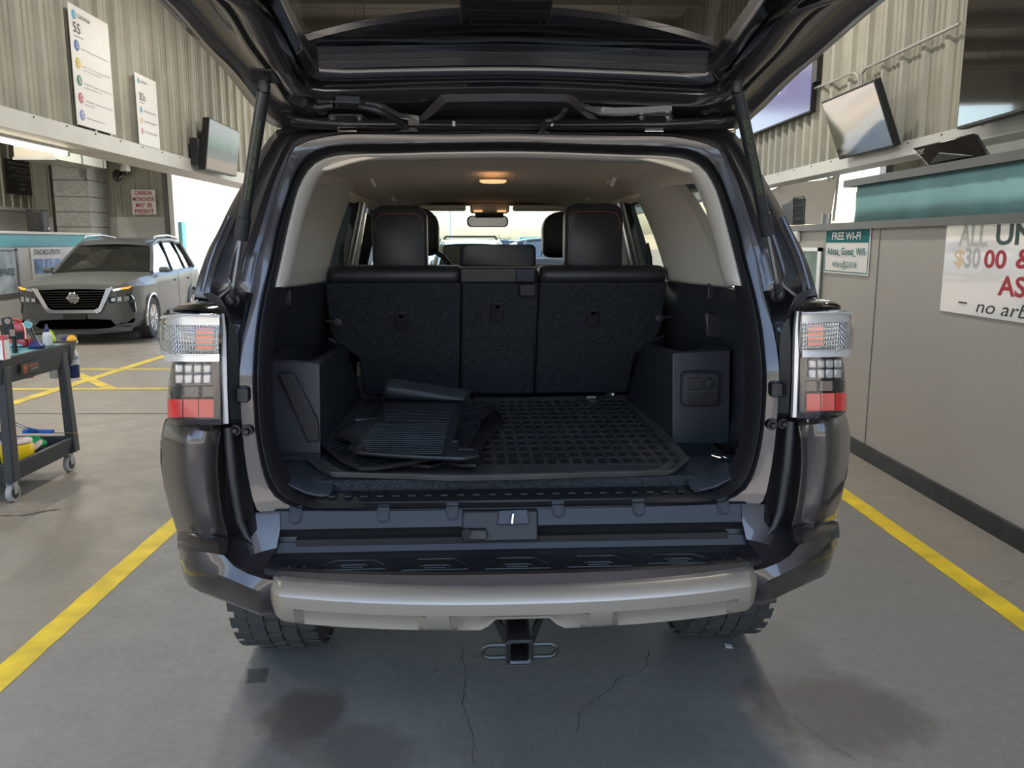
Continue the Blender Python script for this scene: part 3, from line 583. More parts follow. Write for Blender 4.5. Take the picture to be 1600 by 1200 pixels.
# ---- front seats, dash, mirror, visors, lamps, handles
def front_seat(sx, px0, px1):
    b = MB(); S = lambda x, y, z: (sx * x, y, z)
    b.loft([[S(x, y, z) for x, y in ((.14, 2.42), (.14, 2.28), (.2, 2.24), (.55, 2.24), (.6, 2.28), (.6, 2.42), (.5, 2.46), (.24, 2.46))] for z in (.7, 1.28)] + [[S(.37 + (x - .37) * .8, y, 1.36) for x, y in ((.14, 2.42), (.14, 2.28), (.2, 2.24), (.55, 2.24), (.6, 2.28), (.6, 2.42), (.5, 2.46), (.24, 2.46))]], cap=True)
    return b.obj('front_seat', 'leather', car, bevel=.03, seg=3)
fl = front_seat(-1, 0, 0); fr = front_seat(1, 0, 0)
headrest(612, 686, 325, 400, 2.25, fl, stitch=False, rr=.09, depth=.12); headrest(849, 930, 330, 403, 2.25, fr, stitch=False, rr=.09, depth=.12)
MB().loft([[(x, 3.75, 1.34) for x in (-.8, -.4, 0, .4, .8)], [(x, 3.2, 1.36) for x in (-.8, -.4, 0, .4, .8)], [(x, 3.0, 1.30) for x in (-.8, -.4, 0, .4, .8)], [(x, 2.98, .8) for x in (-.8, -.4, 0, .4, .8)]], closed=False).obj('dashboard', 'plastic', car, solid=.02)
stw = MB(); stw.tube([(-.40 + .19 * math.cos(t * PI / 12), 2.9 + .06 * math.sin(t * PI / 12), 1.30 + .17 * math.sin(t * PI / 12)) for t in range(24)], .015, 8, closed=True); stw.box(-.56, -.24, 2.89, 2.92, 1.28, 1.32); stw.obj('steering_wheel', 'plastic', car)
def rrect(cx, cz, w, h, r, n=6): return [(cx + sx_ * (w - r) + r * math.cos(math.radians(a0 + 90 / n * k)), cz + sz_ * (h - r) + r * math.sin(math.radians(a0 + 90 / n * k))) for sx_, sz_, a0 in ((1, 1, 0), (-1, 1, 90), (-1, -1, 180), (1, -1, 270)) for k in range(n + 1)]
mp = ly(762, 346, 3.15); im = MB().prism([(x, 3.15, z) for x, z in rrect(mp.x, mp.z, .125, .034, .028)], (0, .03, 0)).obj('inside_mirror', 'black', car, bevel=.006)
MB().prism([(x, 3.146, z) for x, z in rrect(mp.x, mp.z, .116, .028, .024)], (0, .003, 0)).obj('mirror_glass', 'steel', im)
MB().cyl((mp.x, 3.17, mp.z + .02), (mp.x, 3.2, mp.z + .10), .012).obj('mirror_stem', 'black', im)
cp = ly(765, 326, 3.05); MB().box(cp.x - .115, cp.x + .115, 3.0, 3.15, cp.z - .025, cp.z + .03).obj('overhead_console', 'headliner', car, bevel=.012)
MB().box(cp.x - .085, cp.x + .085, 3.1, 3.2, cp.z - .05, cp.z - .015).obj('sensor_cover', 'black', car, bevel=.006)
mk('warm_lamp', (.9, .7, .45), .4, emit=(1, .55, .25), es=.5)
for dx in (-.07, .07): MB().box(cp.x + dx - .025, cp.x + dx + .025, 2.99, 3.0, cp.z - .022, cp.z - .012).obj('map_light', 'warm_lamp', car)
for sx in (-1, 1):
    MB().box(cp.x + .14, cp.x + .60, 2.98, 3.14, cp.z - .012, cp.z + .02).obj('sun_visor', 'headliner', car, bevel=.012) if sx > 0 else MB().box(cp.x - .60, cp.x - .14, 2.98, 3.14, cp.z - .012, cp.z + .02).obj('sun_visor', 'headliner', car, bevel=.012)
dl = ly(770, 293, 1.88); dlo = MB(); dlo.loft([[(dl.x + .06 * k * math.cos(t * PI / 12), 1.84 + .035 * k * math.sin(t * PI / 12), dl.z - dz) for t in range(24)] for k, dz in ((1, -.03), (1, -.022), (.8, -.016), (.2, -.014))], cap=True); dlo.obj('dome_light', 'warm_lamp', car)
for (px, py, y) in ((583, 291, 1.75), (612, 312, 2.55), (957, 290, 1.75), (920, 311, 2.55)):
    p = ly(px, py, y); s = -1 if px < 800 else 1
    MB().tube([(p.x - s * .0, y - .07, p.z + .03), (p.x - s * .012, y - .06, p.z + .0), (p.x - s * .012, y + .06, p.z + .0), (p.x, y + .07, p.z + .03)], .011, 8).obj('grab_handle', 'beige', car)
# ---- bumper: swept section across the width
def bow(x): return .055 * min(1, (abs(x) / .62))**2.5 if abs(x) < .62 else .055 + (abs(x) - .62) * .55
def sweep(prof, xs, yo=bow, zo=lambda x: 0, xk=lambda i, x: x):
    return [[Vector((xk(i, x), p[0] + yo(x), p[1] + zo(x))) for i, p in enumerate(prof)] for x in xs]
xs = [-.62 + 1.24 * k / 40 for k in range(41)]
# plastic riser panel and textured step pad behind the bumper top
RP = [(.262, .776), (.252, .772), (.240, .750), (.228, .728), (.236, .722), (.248, .700), (.244, .686), (.226, .691), (.211, .667), (.155, .663)]
riser = MB().loft([[Vector((x + (0 if abs(x) < .60 else 0), p[0], p[1])) for p in RP] for x in [-.66, -.56, -.5, -.3, 0, .3, .5, .56, .66]], closed=False)
rz = riser.obj('sill_panel', 'plastic', car, ang=25)
pad = MB(); XP = [-.66, -.645, -.62, -.55, -.4, -.2, 0, .2, .4, .55, .62, .645, .66]
pad.loft([[Vector((x, .200, .6645)), Vector((x, .158, .6640)), Vector((x, .12, .6640)), Vector((x, min(.15, .062 + bow(x) * .72), .660)), Vector((x, min(.154, .055 + bow(x) * .72), .650))] for x in XP], closed=False)
pdo = pad.obj('bumper_step_pad', 'plastic_dark', car, ang=25)
def pad_y(x): return .062 + bow(x) * .72
for i in range(5):                     # moulded half-hexagon grips with inner handles
    cx = -.43 + i * .215; y0 = pad_y(cx) + .012; H6 = [(-.085, y0), (-.082, y0 + .03), (-.05, y0 + .075), (.05, y0 + .075), (.082, y0 + .03), (.085, y0)]
    H6 = [(a, min(y, .152)) for a, y in H6]
    MB().tube([(cx + a, y, .665) for a, y in H6], .0022, 6, closed=True).tube([(cx - .042, y0, .665), (cx - .04, y0 + .022, .665), (cx - .03, y0 + .03, .665), (cx + .03, y0 + .03, .665), (cx + .04, y0 + .022, .665), (cx + .042, y0, .665)], .003, 6).tube([(cx - .03, y0, .665), (cx - .028, y0 + .014, .665), (cx + .028, y0 + .014, .665), (cx + .03, y0, .665)], .002, 6).obj('step_grip', 'plastic', pdo)
for sx in (-1, 1):
    for a in (.555, .595): MB().tube([(sx * a, .115, .665), (sx * (a + .022), .115, .665), (sx * (a + .016), .15, .665), (sx * (a - .004), .15, .665)], .002, 6, closed=True).obj('step_grip', 'plastic', pdo)
def on_riser(px, py): # point on the sloped riser face
    return ly(px, py, lambda x, z: .228 + (z - .728) * (.024 / .044))
for px, py in ((462, 806), (599, 804), (707, 800), (872, 796), (998, 794), (1130, 791)):
    p = on_riser(px, py); n = Vector((0, -.878, .479)); t = Vector((0, .479, .878)); b = MB(); q = p + n * .003
    pts = [q + Vector((.018 * math.cos(a), 0, 0)) + t * (.018 * math.sin(a) - .006) for a in [PI + PI * k / 10 for k in range(11)]] + [q + Vector((.018, 0, 0)) + t * .028, q + Vector((-.018, 0, 0)) + t * .028]
    b.prism(pts, n * -.012); o = b.obj('clip_cover', 'plastic_dark', rz, bevel=.0015)
    MB().lathe([(.0115, 0), (.0115, .0025), (.008, .0025), (.008, .001), (.004, .001), (.004, .003), (0, .003)], q - t * .006, n, 20).obj('push_clip', 'plastic', o)
# latch recess with striker
def yz(px, py, y): return ly(px, py, y)
lb = MB(); L0 = ly(722, 798, .232); L1 = ly(843, 833, .185); lb.hexa([(L0.x, .205, .690), (L1.x, .205, .690), (L1.x, .25, .690), (L0.x, .25, .690), (L0.x, .236, .770), (L1.x, .236, .770), (L1.x, .26, .770), (L0.x, .26, .770)]); lo = lb.obj('latch_housing', 'plastic_dark', car, bevel=.006)
MB().prism([ly(779, 798, .232), ly(824, 796, .232), ly(827, 819, .215), ly(778, 820, .215)], (0, -.004, .002)).obj('latch_pocket', 'trim_inner', lo, bevel=.002)
s0 = ly(801, 802, .222); s1 = ly(801, 816, .208); MB().tube([s1 + Vector((-.004, .02, 0)), s1 + Vector((-.002, -.008, .002)), s0 + Vector((0, -.012, 0)), s0 + Vector((0, .02, 0))], .004, 8).obj('striker', 'chrome', lo)
MB().prism([ly(721, 828, .200), ly(760, 828, .200), ly(763, 840, .196), ly(757, 845, .195), ly(722, 843, .195)], (0, .02, 0)).obj('tow_plug_cover', 'plastic', lo, bevel=.004)
h0 = ly(729, 833, .196); MB().lathe([(.013, 0), (.013, -.003), (.009, -.003), (.009, .012), (0, .012)], h0, (0, 1, 0), 20).obj('plug_hole', 'black', lo)
# painted bumper top lip (centre)
mk('bumper_paint', (.065, .055, .052), .32, .65, 1.)
LP = [(.075, .652), (.066, .664), (.052, .668), (.040, .664), (.030, .652), (.022, .642), (.03, .632)]
MB().loft(sweep(LP, xs), closed=False).obj('bumper_lip', 'bumper_paint', car, ang=28)
# silver skid guard
SP = [(.045, .643), (.012, .642), (.004, .639), (-.008, .629), (-.020, .617), (-.0235, .611), (-.022, .592), (-.0205, .5795), (-.0195, .5745), (-.012, .548), (-.004, .536), (.014, .525), (.045, .521), (.08, .53)]
def sil_z(x): return .012 * (abs(x) / .62)**2
gsec = []; xg = [-.645, -.640, -.625, -.605] + [-.59 + 1.18 * k / 60 for k in range(61)] + [.605, .625, .640, .645]
def notch(x): a = abs(x - .01); return max(0, min(1, (.095 - a) / .018))
def pocket(x, i):     # pressed pockets in the lower half
    v = 0
    for a, b_ in ((-.565, -.245), (-.165, .165), (.245, .565)):
        if a < x < b_: v = max(v, min(1, (x - a) / .012, (b_ - x) / .012))
    return v
for x in xg:
    k = max(0, (abs(x) - .60) / .045); row = []
    for i, (py, pz) in enumerate(SP):
        y = py + bow(x); z = pz + sil_z(x)
        if k: zc = .59 + sil_z(x); z = zc + (z - zc) * math.sqrt(max(0, 1 - (k * .75)**2)); y += .05 * k * k
        if i in (8, 9, 10): y += (.024, .025, .018)[i - 8] * pocket(x, i)
        nz = notch(x)
        if i >= 9: z += nz * {9: .010, 10: .018, 11: .026, 12: .03, 13: .03}[i]; y += nz * .006
        row.append(Vector((x, y, z)))
    gsec.append(row)
MB().loft(gsec, closed=False, cap=True).obj('skid_guard', 'silver', car, ang=24)
# ---- bumper wings and quarter corners (both sides traced from the left one)
def both(name, m, fn, **kw):
    for sx in (-1, 1):
        def S(v): v = Vector(v); return Vector((v.x if sx < 0 else -v.x, v.y, v.z))
        par = fn(S, sx)
        if isinstance(par, MB): par.obj(name, m, car, **kw)
T = lambda px, py, y: ly(px, py, y)
def wing(S, sx):
    b = MB()
    cols = [  # each: inner top, crease, face mid, low edge, under
        [T(440, 903, .115), T(440, 909, .09), T(440, 925, .10), T(438, 952, .12), T(440, 958, .15)],
        [T(412, 897, .105), T(410, 904, .085), T(408, 925, .07), T(407, 955, .095), T(409, 962, .13)],
        [T(390, 890, .12), T(386, 896, .095), T(382, 915, .08), T(386, 951, .11), T(390, 955, .15)],
        [T(370, 882, .14), T(366, 885, .11), T(360, 905, .09), T(360, 940, .125), T(366, 945, .17)],
        [T(356, 870, .15), T(350, 868, .12), T(335, 895, .11), T(334, 930, .145), T(340, 936, .2)],
        [T(352, 866, .16), T(330, 864, .125), T(310, 888, .125), T(308, 922, .165), T(314, 926, .22)],
        [T(350, 864, .18), T(300, 861, .14), T(290, 880, .165), T(296, 915, .20), T(302, 918, .26)],
        [T(346, 862, .21), T(280, 858, .19), T(281, 875, .22), T(288, 905, .26), T(296, 908, .32)],
        [T(342, 860, .3), Vector((-.915, .30, .715)), Vector((-.918, .34, .68)), Vector((-.89, .38, .60)), Vector((-.85, .42, .58))],
        [Vector((-.87, .55, .72)), Vector((-.925, .60, .72)), Vector((-.925, .60, .68)), Vector((-.90, .60, .60)), Vector((-.85, .60, .58))]]
    return b.loft([[S(v) for v in c] for c in cols], closed=False)
both('bumper_wing', 'bumper_paint', wing, ang=38)
def facet(S, sx):
    b = MB(); rows = [[T(279, 830, .24), T(277, 838, .205), T(277, 850, .19), T(278, 859, .175)], [T(310, 833, .20), T(310, 843, .165), T(310, 854, .15), T(310, 863, .135)], [T(340, 838, .18), T(340, 846, .15), T(342, 857, .14), T(344, 866, .125)], [T(356, 841, .19), T(356.5, 849, .17), T(355.5, 859, .155), T(352, 867, .14)], [T(362, 845, .28), T(362, 852, .27), T(361, 862, .25), T(357, 868, .22)]]
    return b.loft([[S(v) for v in c] for c in rows], closed=False)
both('bumper_wing_top', 'bumper_paint', facet, ang=45)
def corner(S, sx):
    b = MB(); rows = []
    for (py, xl, xr) in ((656, 257.5, 346), (668, 254.5, 345), (690, 250.5, 341), (724, 250.5, 339.5), (760, 256, 342), (795, 265, 347), (825, 274.5, 355), (836, 278, 357)):
        pts = []
        for t in (0, .04, .12, .25, .42, .6, .78, .9, .97, 1):
            y = .33 - .155 * math.sin(min(1, t / .55) * PI / 2) + (.03 * max(0, t - .6) / .4) + (.012 if t >= .97 else 0); y += .0
            yy = y + (.03 if py < 660 else 0) + (.012 if py > 830 else 0)
            pts.append(S(T(xl + (xr - xl) * t, py + 8 * t, yy)))
        pts.append(S(T(xr + 3, py + 8, .30))); pts.insert(0, S(Vector((T(xl, py, .33).x + .004, .62, T(xl, py, .33).z)))); rows.append(pts)
    return b.loft(rows, closed=False)
both('quarter_corner', 'bumper_paint', corner, ang=60)
def channel(S, sx):
    b = MB(); b.loft([[S(T(x, py, y)) for x, y in ((335, .24), (352, .29), (372, .285), (a, .27))] for py, a in ((655, 377), (700, 380), (760, 390), (800, 398), (850, 405))], closed=False); return b
both('gutter_channel', 'paint_dull', channel)
def drain(S, sx): return MB().tube([S(T(356, 668, .245)), S(T(359, 700, .24)), S(T(363, 740, .235)), S(T(369, 780, .235)), S(T(375, 815, .235)), S(T(385, 838, .23)), S(T(398, 852, .225))], [.013, .014, .014, .013, .012, .010, .006], 12)
both('gutter_bead', 'plastic', drain)
def foot(S, sx):     # painted step corner under the gutter
    b = MB(); rows = [[T(345, 838, .29), T(375, 832, .28), T(399, 801, .255), T(437, 799, .250)], [T(350, 852, .24), T(385, 850, .228), T(402, 827, .226), T(438, 826, .224)], [T(356, 868, .20), T(392, 868, .20), T(408, 862, .204), T(432, 856, .206)], [T(368, 886, .15), T(395, 889, .145), T(404, 890, .14), T(414, 888, .14)], [T(385, 897, .11), T(398, 899, .11), T(408, 900, .11), T(418, 900, .11)]]
    return b.loft([[S(v) for v in r] for r in rows], closed=False)
both('step_corner', 'paint', foot, ang=25)
# pillar side cover beside the lamp, with stops and wedge block
def cover(S, sx):
    b = MB(); rows = [[T(316, 458, .33), T(330, 457, .325), T(345, 466, .31)], [T(330, 475, .30), T(345, 476, .295), T(357, 488, .285)], [T(342, 500, .27), T(358, 500, .255), T(367, 510, .262)], [T(344, 540, .27), T(356, 540, .24), T(373, 535, .262)], [T(346, 600, .27), T(357, 600, .235), T(374, 600, .262)], [T(350, 655, .27), T(360, 655, .235), T(376, 655, .262)], [T(352, 665, .3), T(362, 665, .28), T(377, 665, .28)]]
    return b.loft([[S(v) for v in r] for r in rows], closed=False)
both('pillar_cover', 'plastic', cover)
def wedge(S, sx):
    for nm, m, (x0, y0, x1, y1), yy in (('wedge_block', 'plastic', (369, 606, 388, 630), .235),): 
        MB().prism([S(T(x0, y0 + 2, yy)), S(T(x0 + 4, y0, yy)), S(T(x1 - 3, y0, yy)), S(T(x1, y0 + 4, yy)), S(T(x1, y1 - 3, yy)), S(T(x1 - 3, y1, yy)), S(T(x0, y1 - 2, yy))], (0, .03, 0)).obj(nm, m, car, bevel=.003)
        for j in range(3): MB().prism([S(T(x0 + 7, y0 + 4 + j * 7, yy - .003)), S(T(x1 - 4, y0 + 4 + j * 7, yy - .003)), S(T(x1 - 4, y0 + 8 + j * 7, yy - .003)), S(T(x0 + 7, y0 + 8 + j * 7, yy - .003))], (0, .003, 0)).obj('wedge_slot', 'black', car) if False else None
    for px, py, m in ((387.5, 672.5, 'rubber'), (369, 671, 'rubber')):
        p = S(T(px, py, .262)); o = MB().lathe([(0, -.022), (.006, -.022), (.009, -.018), (.0095, -.010), (.0145, -.010), (.015, .0), (.015, .01)], p, (0, 1, 0), 20).obj('bump_stop', m, car)
    return None
both('', '', wedge)
# pressed ridges on the pillars beside the struts
def ridges(S, sx):
    for pts in ([(357, 338), (342, 372), (328, 408), (316, 455)], [(381, 350), (366, 395), (358, 430), (362, 446), (345, 462), (334, 472)], [(402, 330), (388, 380), (377, 425), (369, 445)]):
        P = [S(T(x, y, lambda a, b_: fo(a, b_) + .012)) for x, y in pts]; Q = []
        for i in range(len(P) - 1):
            p0, p1, p2, p3 = P[max(i - 1, 0)], P[i], P[i + 1], P[min(i + 2, len(P) - 1)]
            for k in range(6): t = k / 6; Q.append(.5 * ((2 * p1) + (p2 - p0) * t + (2 * p0 - 5 * p1 + 4 * p2 - p3) * t * t + (3 * p1 - p0 - 3 * p2 + p3) * t**3))
        Q.append(P[-1]); MB().tube(Q, .007, 8).obj('pressed_ridge', 'paint', body)
both('', '', ridges)
# ---- tail lamps
def noisy_mat(name, cols, scale, rough=.12):
    m = bpy.data.materials.new(name); m.use_nodes = True; nt = m.node_tree; b = nt.nodes['Principled BSDF']; tc = nt.nodes.new('ShaderNodeTexCoord'); v = nt.nodes.new('ShaderNodeTexWave'); v.inputs['Scale'].default_value = scale; v.bands_direction = 'X'; v.inputs['Distortion'].default_value = 1.
    r = nt.nodes.new('ShaderNodeValToRGB'); r.color_ramp.elements[0].color = (*cols[0], 1); r.color_ramp.elements[1].color = (*cols[-1], 1)
    for i, c in enumerate(cols[1:-1]): e = r.color_ramp.elements.new((i + 1) / (len(cols) - 1)); e.color = (*c, 1)
    nt.links.new(tc.outputs['Object'], v.inputs['Vector']); nt.links.new(v.outputs['Fac'], r.inputs[0]); nt.links.new(r.outputs[0], b.inputs['Base Color']); b.inputs['Roughness'].default_value = rough; b.inputs['Metallic'].default_value = .75
    bp = nt.nodes.new('ShaderNodeBump'); bp.inputs['Strength'].default_value = .8; bp.inputs['Distance'].default_value = .004; nt.links.new(v.outputs['Fac'], bp.inputs['Height']); nt.links.new(bp.outputs[0], b.inputs['Normal']); return m
M_['reflector'] = noisy_mat('reflector', [(.30, .30, .32), (.85, .85, .86), (.60, .52, .46), (.85, .83, .82)], 45, .25)
def lamp(S, sx):
    def face(px0, px1, py0, py1, yl, yr, nx, nz, f): # grid of points over an image rectangle with depth
        return [[S(T(px0 + (px1 - px0) * i / nx, py0 + (py1 - py0) * j / nz, f(i / nx, j / nz))) for i in range(nx + 1)] for j in range(nz + 1)]
    MB().loft(face(256, 343, 494, 508, 0, 0, 12, 2, lambda i, j: .165 + .10 * max(0, 1 - i / .35)**2 - .004 * j), closed=False).obj('upper_reflector', 'lamp_silver', None) if False else None
    hs = MB(); rows = []                       # black housing following the lamp outline
    for py, xl in ((490, 262), (500, 254), (520, 251), (552, 258), (566, 270), (580, 266), (640, 264), (655, 262), (664, 275)):
        rows.append([S(T(xl, py, .33)), S(T(xl, py, .245)), S(T(xl + 14, py, .215)), S(T(300, py, .2)), S(T(345, py, .205)), S(T(352, py, .215)), S(T(353, py, .30))])
    root = hs.loft(rows, closed=False).obj('tail_lamp', 'gloss_black', car, ang=60)
    # cap on top
    c = MB(); rows = [[T(270, 489, .27), T(300, 488, .20), T(342, 488, .20)], [T(268, 484, .25), T(300, 484, .185), T(345, 485, .19)], [T(282, 474, .27), T(303, 473, .215), T(338, 476, .21)], [T(300, 471, .32), T(312, 470, .28), T(334, 473, .27)]]
    c.loft([[S(v) for v in r] for r in rows], closed=False).obj('lamp_cap', 'gloss_black', root, sub=1, ang=60)
    def curve(t, base, depth): return base + depth * max(0, 1 - min(1, t / .35))**2
    # reflector behind the clear bulge
    rf_ = MB(); g = face(250, 342, 508, 553, 0, 0, 40, 12, lambda i, j: curve(i, .168, .10) + (.005 if (int(i * 40 + .5) + int(j * 12 + .5)) % 2 else 0)); rf_.loft(g, closed=False).obj('reflector', 'reflector', root, ang=12); MB().loft([[S(T(x, py, y)) for x, y in ((254, .255), (266, .20), (290, .165), (343, .165))] for py in (493, 508)], closed=False).obj('upper_reflector', 'lamp_silver', root, ang=60)
    for k in range(5): a = T(257 + k, 515 + k * 8, curve(0, .17, .09)); b2 = [T(257 + (338 - 257) * t, 515 + k * 8, curve(t, .165, .09)) for t in (0, .1, .2, .4, .7, 1)]; MB().tube([S(v) for v in b2], .0022, 6).obj('reflector_rib', 'lamp_silver', root)
    ow = MB(); g = face(306, 333, 512, 548, 0, 0, 10, 6, lambda i, j: .165 + (.004 if (int(i * 10) + int(j * 6)) % 2 else 0)); ow.loft(g, closed=False).obj('turn_reflector', 'lamp_orange', root, ang=12)
    cl = MB(); rows = []                       # clear upper bulge
    for py, xl, xr, yb in ((490, 262, 343, .03), (497, 252, 344, .012), (507, 247, 346, .0), (525, 246, 347, -.006), (545, 248, 347, -.004), (553, 254, 346, .002), (562, 266, 343, .016), (566, 272, 341, .035)):
        rows.append([S(T(xl + (xr - xl) * t, py, (.145 + yb) + .13 * max(0, 1 - t / .35)**2)) for t in (0, .03, .08, .16, .28, .45, .7, .93, 1)] + [S(T(xr + 1, py, .2))])
    cl.loft(rows, closed=False).obj('clear_lens', 'lens', root, ang=50, solid=0)
    rim = [S(T(x, y, z)) for x, y, z in ((252, 497, .26), (262, 494, .20), (285, 492, .15), (344, 494, .152))]; MB().tube(rim, .0035, 6).obj('lens_rim', 'lamp_silver', root)
    ch = [[S(T(x0, py, .185)), S(T(x0 + 2.5, py, .175)), S(T(x1, py, .18)), S(T(x1 + 1, py, .22))] for py, x0, x1 in ((490, 345, 350), (520, 346.5, 353), (560, 345, 354), (610, 347, 355), (662, 349, 357))]
    MB().loft(ch, closed=False).obj('lamp_edge_trim', 'lamp_silver', root)
    sl_ = [[S(T(x, py, y)) for x, y in ((256, .25), (266, .195), (290, .155), (343, .15))] for py in (553, 565)]
    MB().loft(sl_, closed=False).obj('lamp_lower_band', 'lamp_silver', root, ang=60)
    # lower: LED cells, dark reflector, red band
    for r_, (ya, yb) in enumerate(((569, 583), (585, 600))):
        for k in range(4):
            x0 = 273 + k * 14.5; MB().prism([S(T(x0, ya, .182 + .012 * (3 - k) * .4)), S(T(x0 + 12.5, ya, .182 + .012 * (3 - k) * .3)), S(T(x0 + 12.5, yb, .182 + .012 * (3 - k) * .3)), S(T(x0, yb, .182 + .012 * (3 - k) * .4))], (0, .012, 0)).obj('led_cell', 'lamp_silver', root, bevel=.004)
    MB().loft(face(268, 334, 604, 620, 0, 0, 22, 4, lambda i, j: .19 + .02 * max(0, 1 - i / .3) + (.006 if (int(i * 22) + int(j * 4)) % 2 else 0)), closed=False).obj('lower_reflector', 'gloss_black', root, ang=12)
    for k in range(3):
        x0 = 262 + k * 24.5; f = lambda x: .178 + .05 * max(0, 1 - (x - 262) / 18)**2
        MB().loft([[S(T(x0 + 23 * t, py + (2 + t) * 0, f(x0 + 23 * t) + dy)) for t in (0, .15, .4, .7, 1)] for py, dy in ((623, .01), (624, .0), (652, .0), (653, .01))], closed=False).obj('red_reflector', 'lamp_red', root)
    cl2 = MB(); rows = []
    for py, xl in ((566, 268), (600, 263), (622, 261), (640, 261), (655, 262), (659, 266)):
        rows.append([S(T(xl + (345 - xl) * t, py, .165 + .085 * max(0, 1 - t / .3)**2 + (.012 if py > 656 else 0))) for t in (0, .04, .1, .2, .35, .6, 1)])
    cl2.loft(rows, closed=False).obj('smoked_lens', 'dark_lens', root, ang=50)
    return None
both('', '', lamp)
# ---- hitch
hb_ = MB(); hx, hz, s0_ = .0, .476, .031
def frame_box(b, x, z, so, si, y0, y1):
    f = lambda s, y: [Vector((x + a * s, y, z + c * s)) for a, c in ((-.8, -1), (.8, -1), (1, -.8), (1, .8), (.8, 1), (-.8, 1), (-1, .8), (-1, -.8))]
    b.loft([f(si, y1), f(si, y0 + .004), f(so - .003, y0), f(so, y0 + .003), f(so, y1)])
hcx = ly(812, 1019, -.02); frame_box(hb_, hcx.x, hcx.z, .032, .0235, -.025, .25); hi = hb_.obj('tow_hitch', 'black_metal', car)
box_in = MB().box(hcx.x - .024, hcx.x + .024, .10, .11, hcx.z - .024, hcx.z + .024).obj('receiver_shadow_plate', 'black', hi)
cl_ = MB(); frame_box(cl_, hcx.x, hcx.z, .036, .0305, -.028, -.012); cl_.obj('receiver_collar', 'black_metal', hi, bevel=.002)
for sx in (-1, 1):
    xo = hcx.x + sx * .095; xi = hcx.x + sx * .03
    MB().tube([(xi, -.012, hcx.z - .017), (xo - sx * .017, -.012, hcx.z - .017), (xo - sx * .005, -.012, hcx.z - .012), (xo, -.012, hcx.z), (xo - sx * .005, -.012, hcx.z + .012), (xo - sx * .017, -.012, hcx.z + .017), (xi, -.012, hcx.z + .017)], .0065, 8).obj('chain_loop', 'black_metal', hi)
    MB().prism([(hcx.x + sx * .033, .0, hcx.z + .0), (hcx.x + sx * .033, .0, hcx.z + .05), (hcx.x + sx * .085, .06, hcx.z + .095), (hcx.x + sx * .07, .06, hcx.z + .095)], (0, .012, 0)).obj('hitch_gusset', 'black_metal', hi)
MB().box(-.5, .5, .14, .2, hcx.z + .02, hcx.z + .09).obj('hitch_crossbar', 'black_metal', hi, bevel=.01)
MB().box(-.62, .62, .16, .24, .53, .64).obj('bumper_beam', 'black_metal', car)
# ================================================================== RAISED TAILGATE
AL = math.atan(.25); HO = Vector((0, .53, 1.84)); HU = Vector((0, -math.cos(AL), math.sin(AL))); HN = Vector((0, -math.sin(AL), -math.cos(AL)))
def HP(x, s, h=0.): return HO + Vector((x, 0, 0)) + HU * s + HN * h
def HT(px, py, h=0.):   # pixel -> (x, s) on the tailgate plane lowered by h
    q = Vector(lr(px, py)); o = Vector(_o); t = (HO + HN * h - o).dot(HN) / q.dot(HN); p = o + q * t; return (p.x, (p - HO).dot(HU))
HC = (0, .5)
def hloop(px, far, h):
    pts = [(min(0, HT(a, b, h)[0]), -HT(a, b, h)[1]) for a, b in px][::-1]     # from centre near hinge outwards
    pts = pts + [(x, -s) for x, s in far]
    return ang_loop(pts, (0, -.5), NB)
def h3(loop, h): return [HP(x, -z, h) for x, z in loop]
A_out = hloop([(247, 0), (310, 68), (352, 112), (390, 161), (403, 175), (417, 191), (432, 199), (455, 204), (540, 205), (802, 207)], [(-.80, .86), (-.83, .98), (-.80, 1.08), (-.68, 1.13), (0, 1.14)], .0)
A_e2 = hloop([(262, 0), (325, 70), (366, 112), (402, 158), (416, 175), (432, 187), (452, 193), (480, 195), (540, 195), (802, 195)], [(-.78, .86), (-.80, .98), (-.77, 1.06), (-.66, 1.10), (0, 1.11)], .012)
A_r = hloop([(338, 0), (390, 75), (425, 122), (448, 158), (462, 172), (480, 180), (540, 184), (660, 185), (802, 185)], [(-.70, .82), (-.71, .96), (-.64, 1.03), (-.5, 1.05), (0, 1.06)], .03)
A_r2 = hloop([(352, 0), (402, 75), (436, 120), (456, 146), (474, 158), (500, 163), (560, 163), (660, 160), (802, 158)], [(-.67, .80), (-.68, .95), (-.62, 1.0), (-.48, 1.02), (0, 1.03)], .045)
A_l0 = hloop([(392, 0), (436, 72), (456, 112), (470, 130), (488, 139), (520, 140), (660, 137), (802, 135)], [(-.60, .76), (-.585, .83), (-.5, .87), (0, .88)], .045)
A_l1 = hloop([(404, 0), (446, 70), (464, 108), (476, 126), (494, 134), (520, 135), (660, 132), (802, 130)], [(-.575, .74), (-.56, .81), (-.5, .84), (0, .85)], .035)
A_l2 = hloop([(412, 0), (452, 68), (470, 105), (482, 120), (498, 128), (525, 128), (660, 124), (802, 122)], [(-.56, .73), (-.54, .79), (-.48, .82), (0, .83)], .02)
A_g = hloop([(431, 0), (462, 65), (481, 100), (488, 108), (497, 113), (520, 113), (640, 110), (802, 108)], [(-.51, .72), (-.50, .77), (-.44, .80), (0, .80)], .008)
hm = MB()
hm.loft([h3(A_out, -.055), h3(A_out, 0), h3(lerp_loop(A_out, A_e2, .5), .004), h3(A_e2, .012), h3(lerp_loop(A_e2, A_r, .3), .004), h3(lerp_loop(A_e2, A_r, .7), .006), h3(A_r, .03), h3(lerp_loop(A_r, A_r2, .3), .024), h3(A_r2, .045), h3(lerp_loop(A_r2, A_l0, .25), .05), h3(lerp_loop(A_r2, A_l0, .85), .05), h3(A_l0, .045)])
hatch = hm.obj('tailgate', 'paint', car, ang=40)
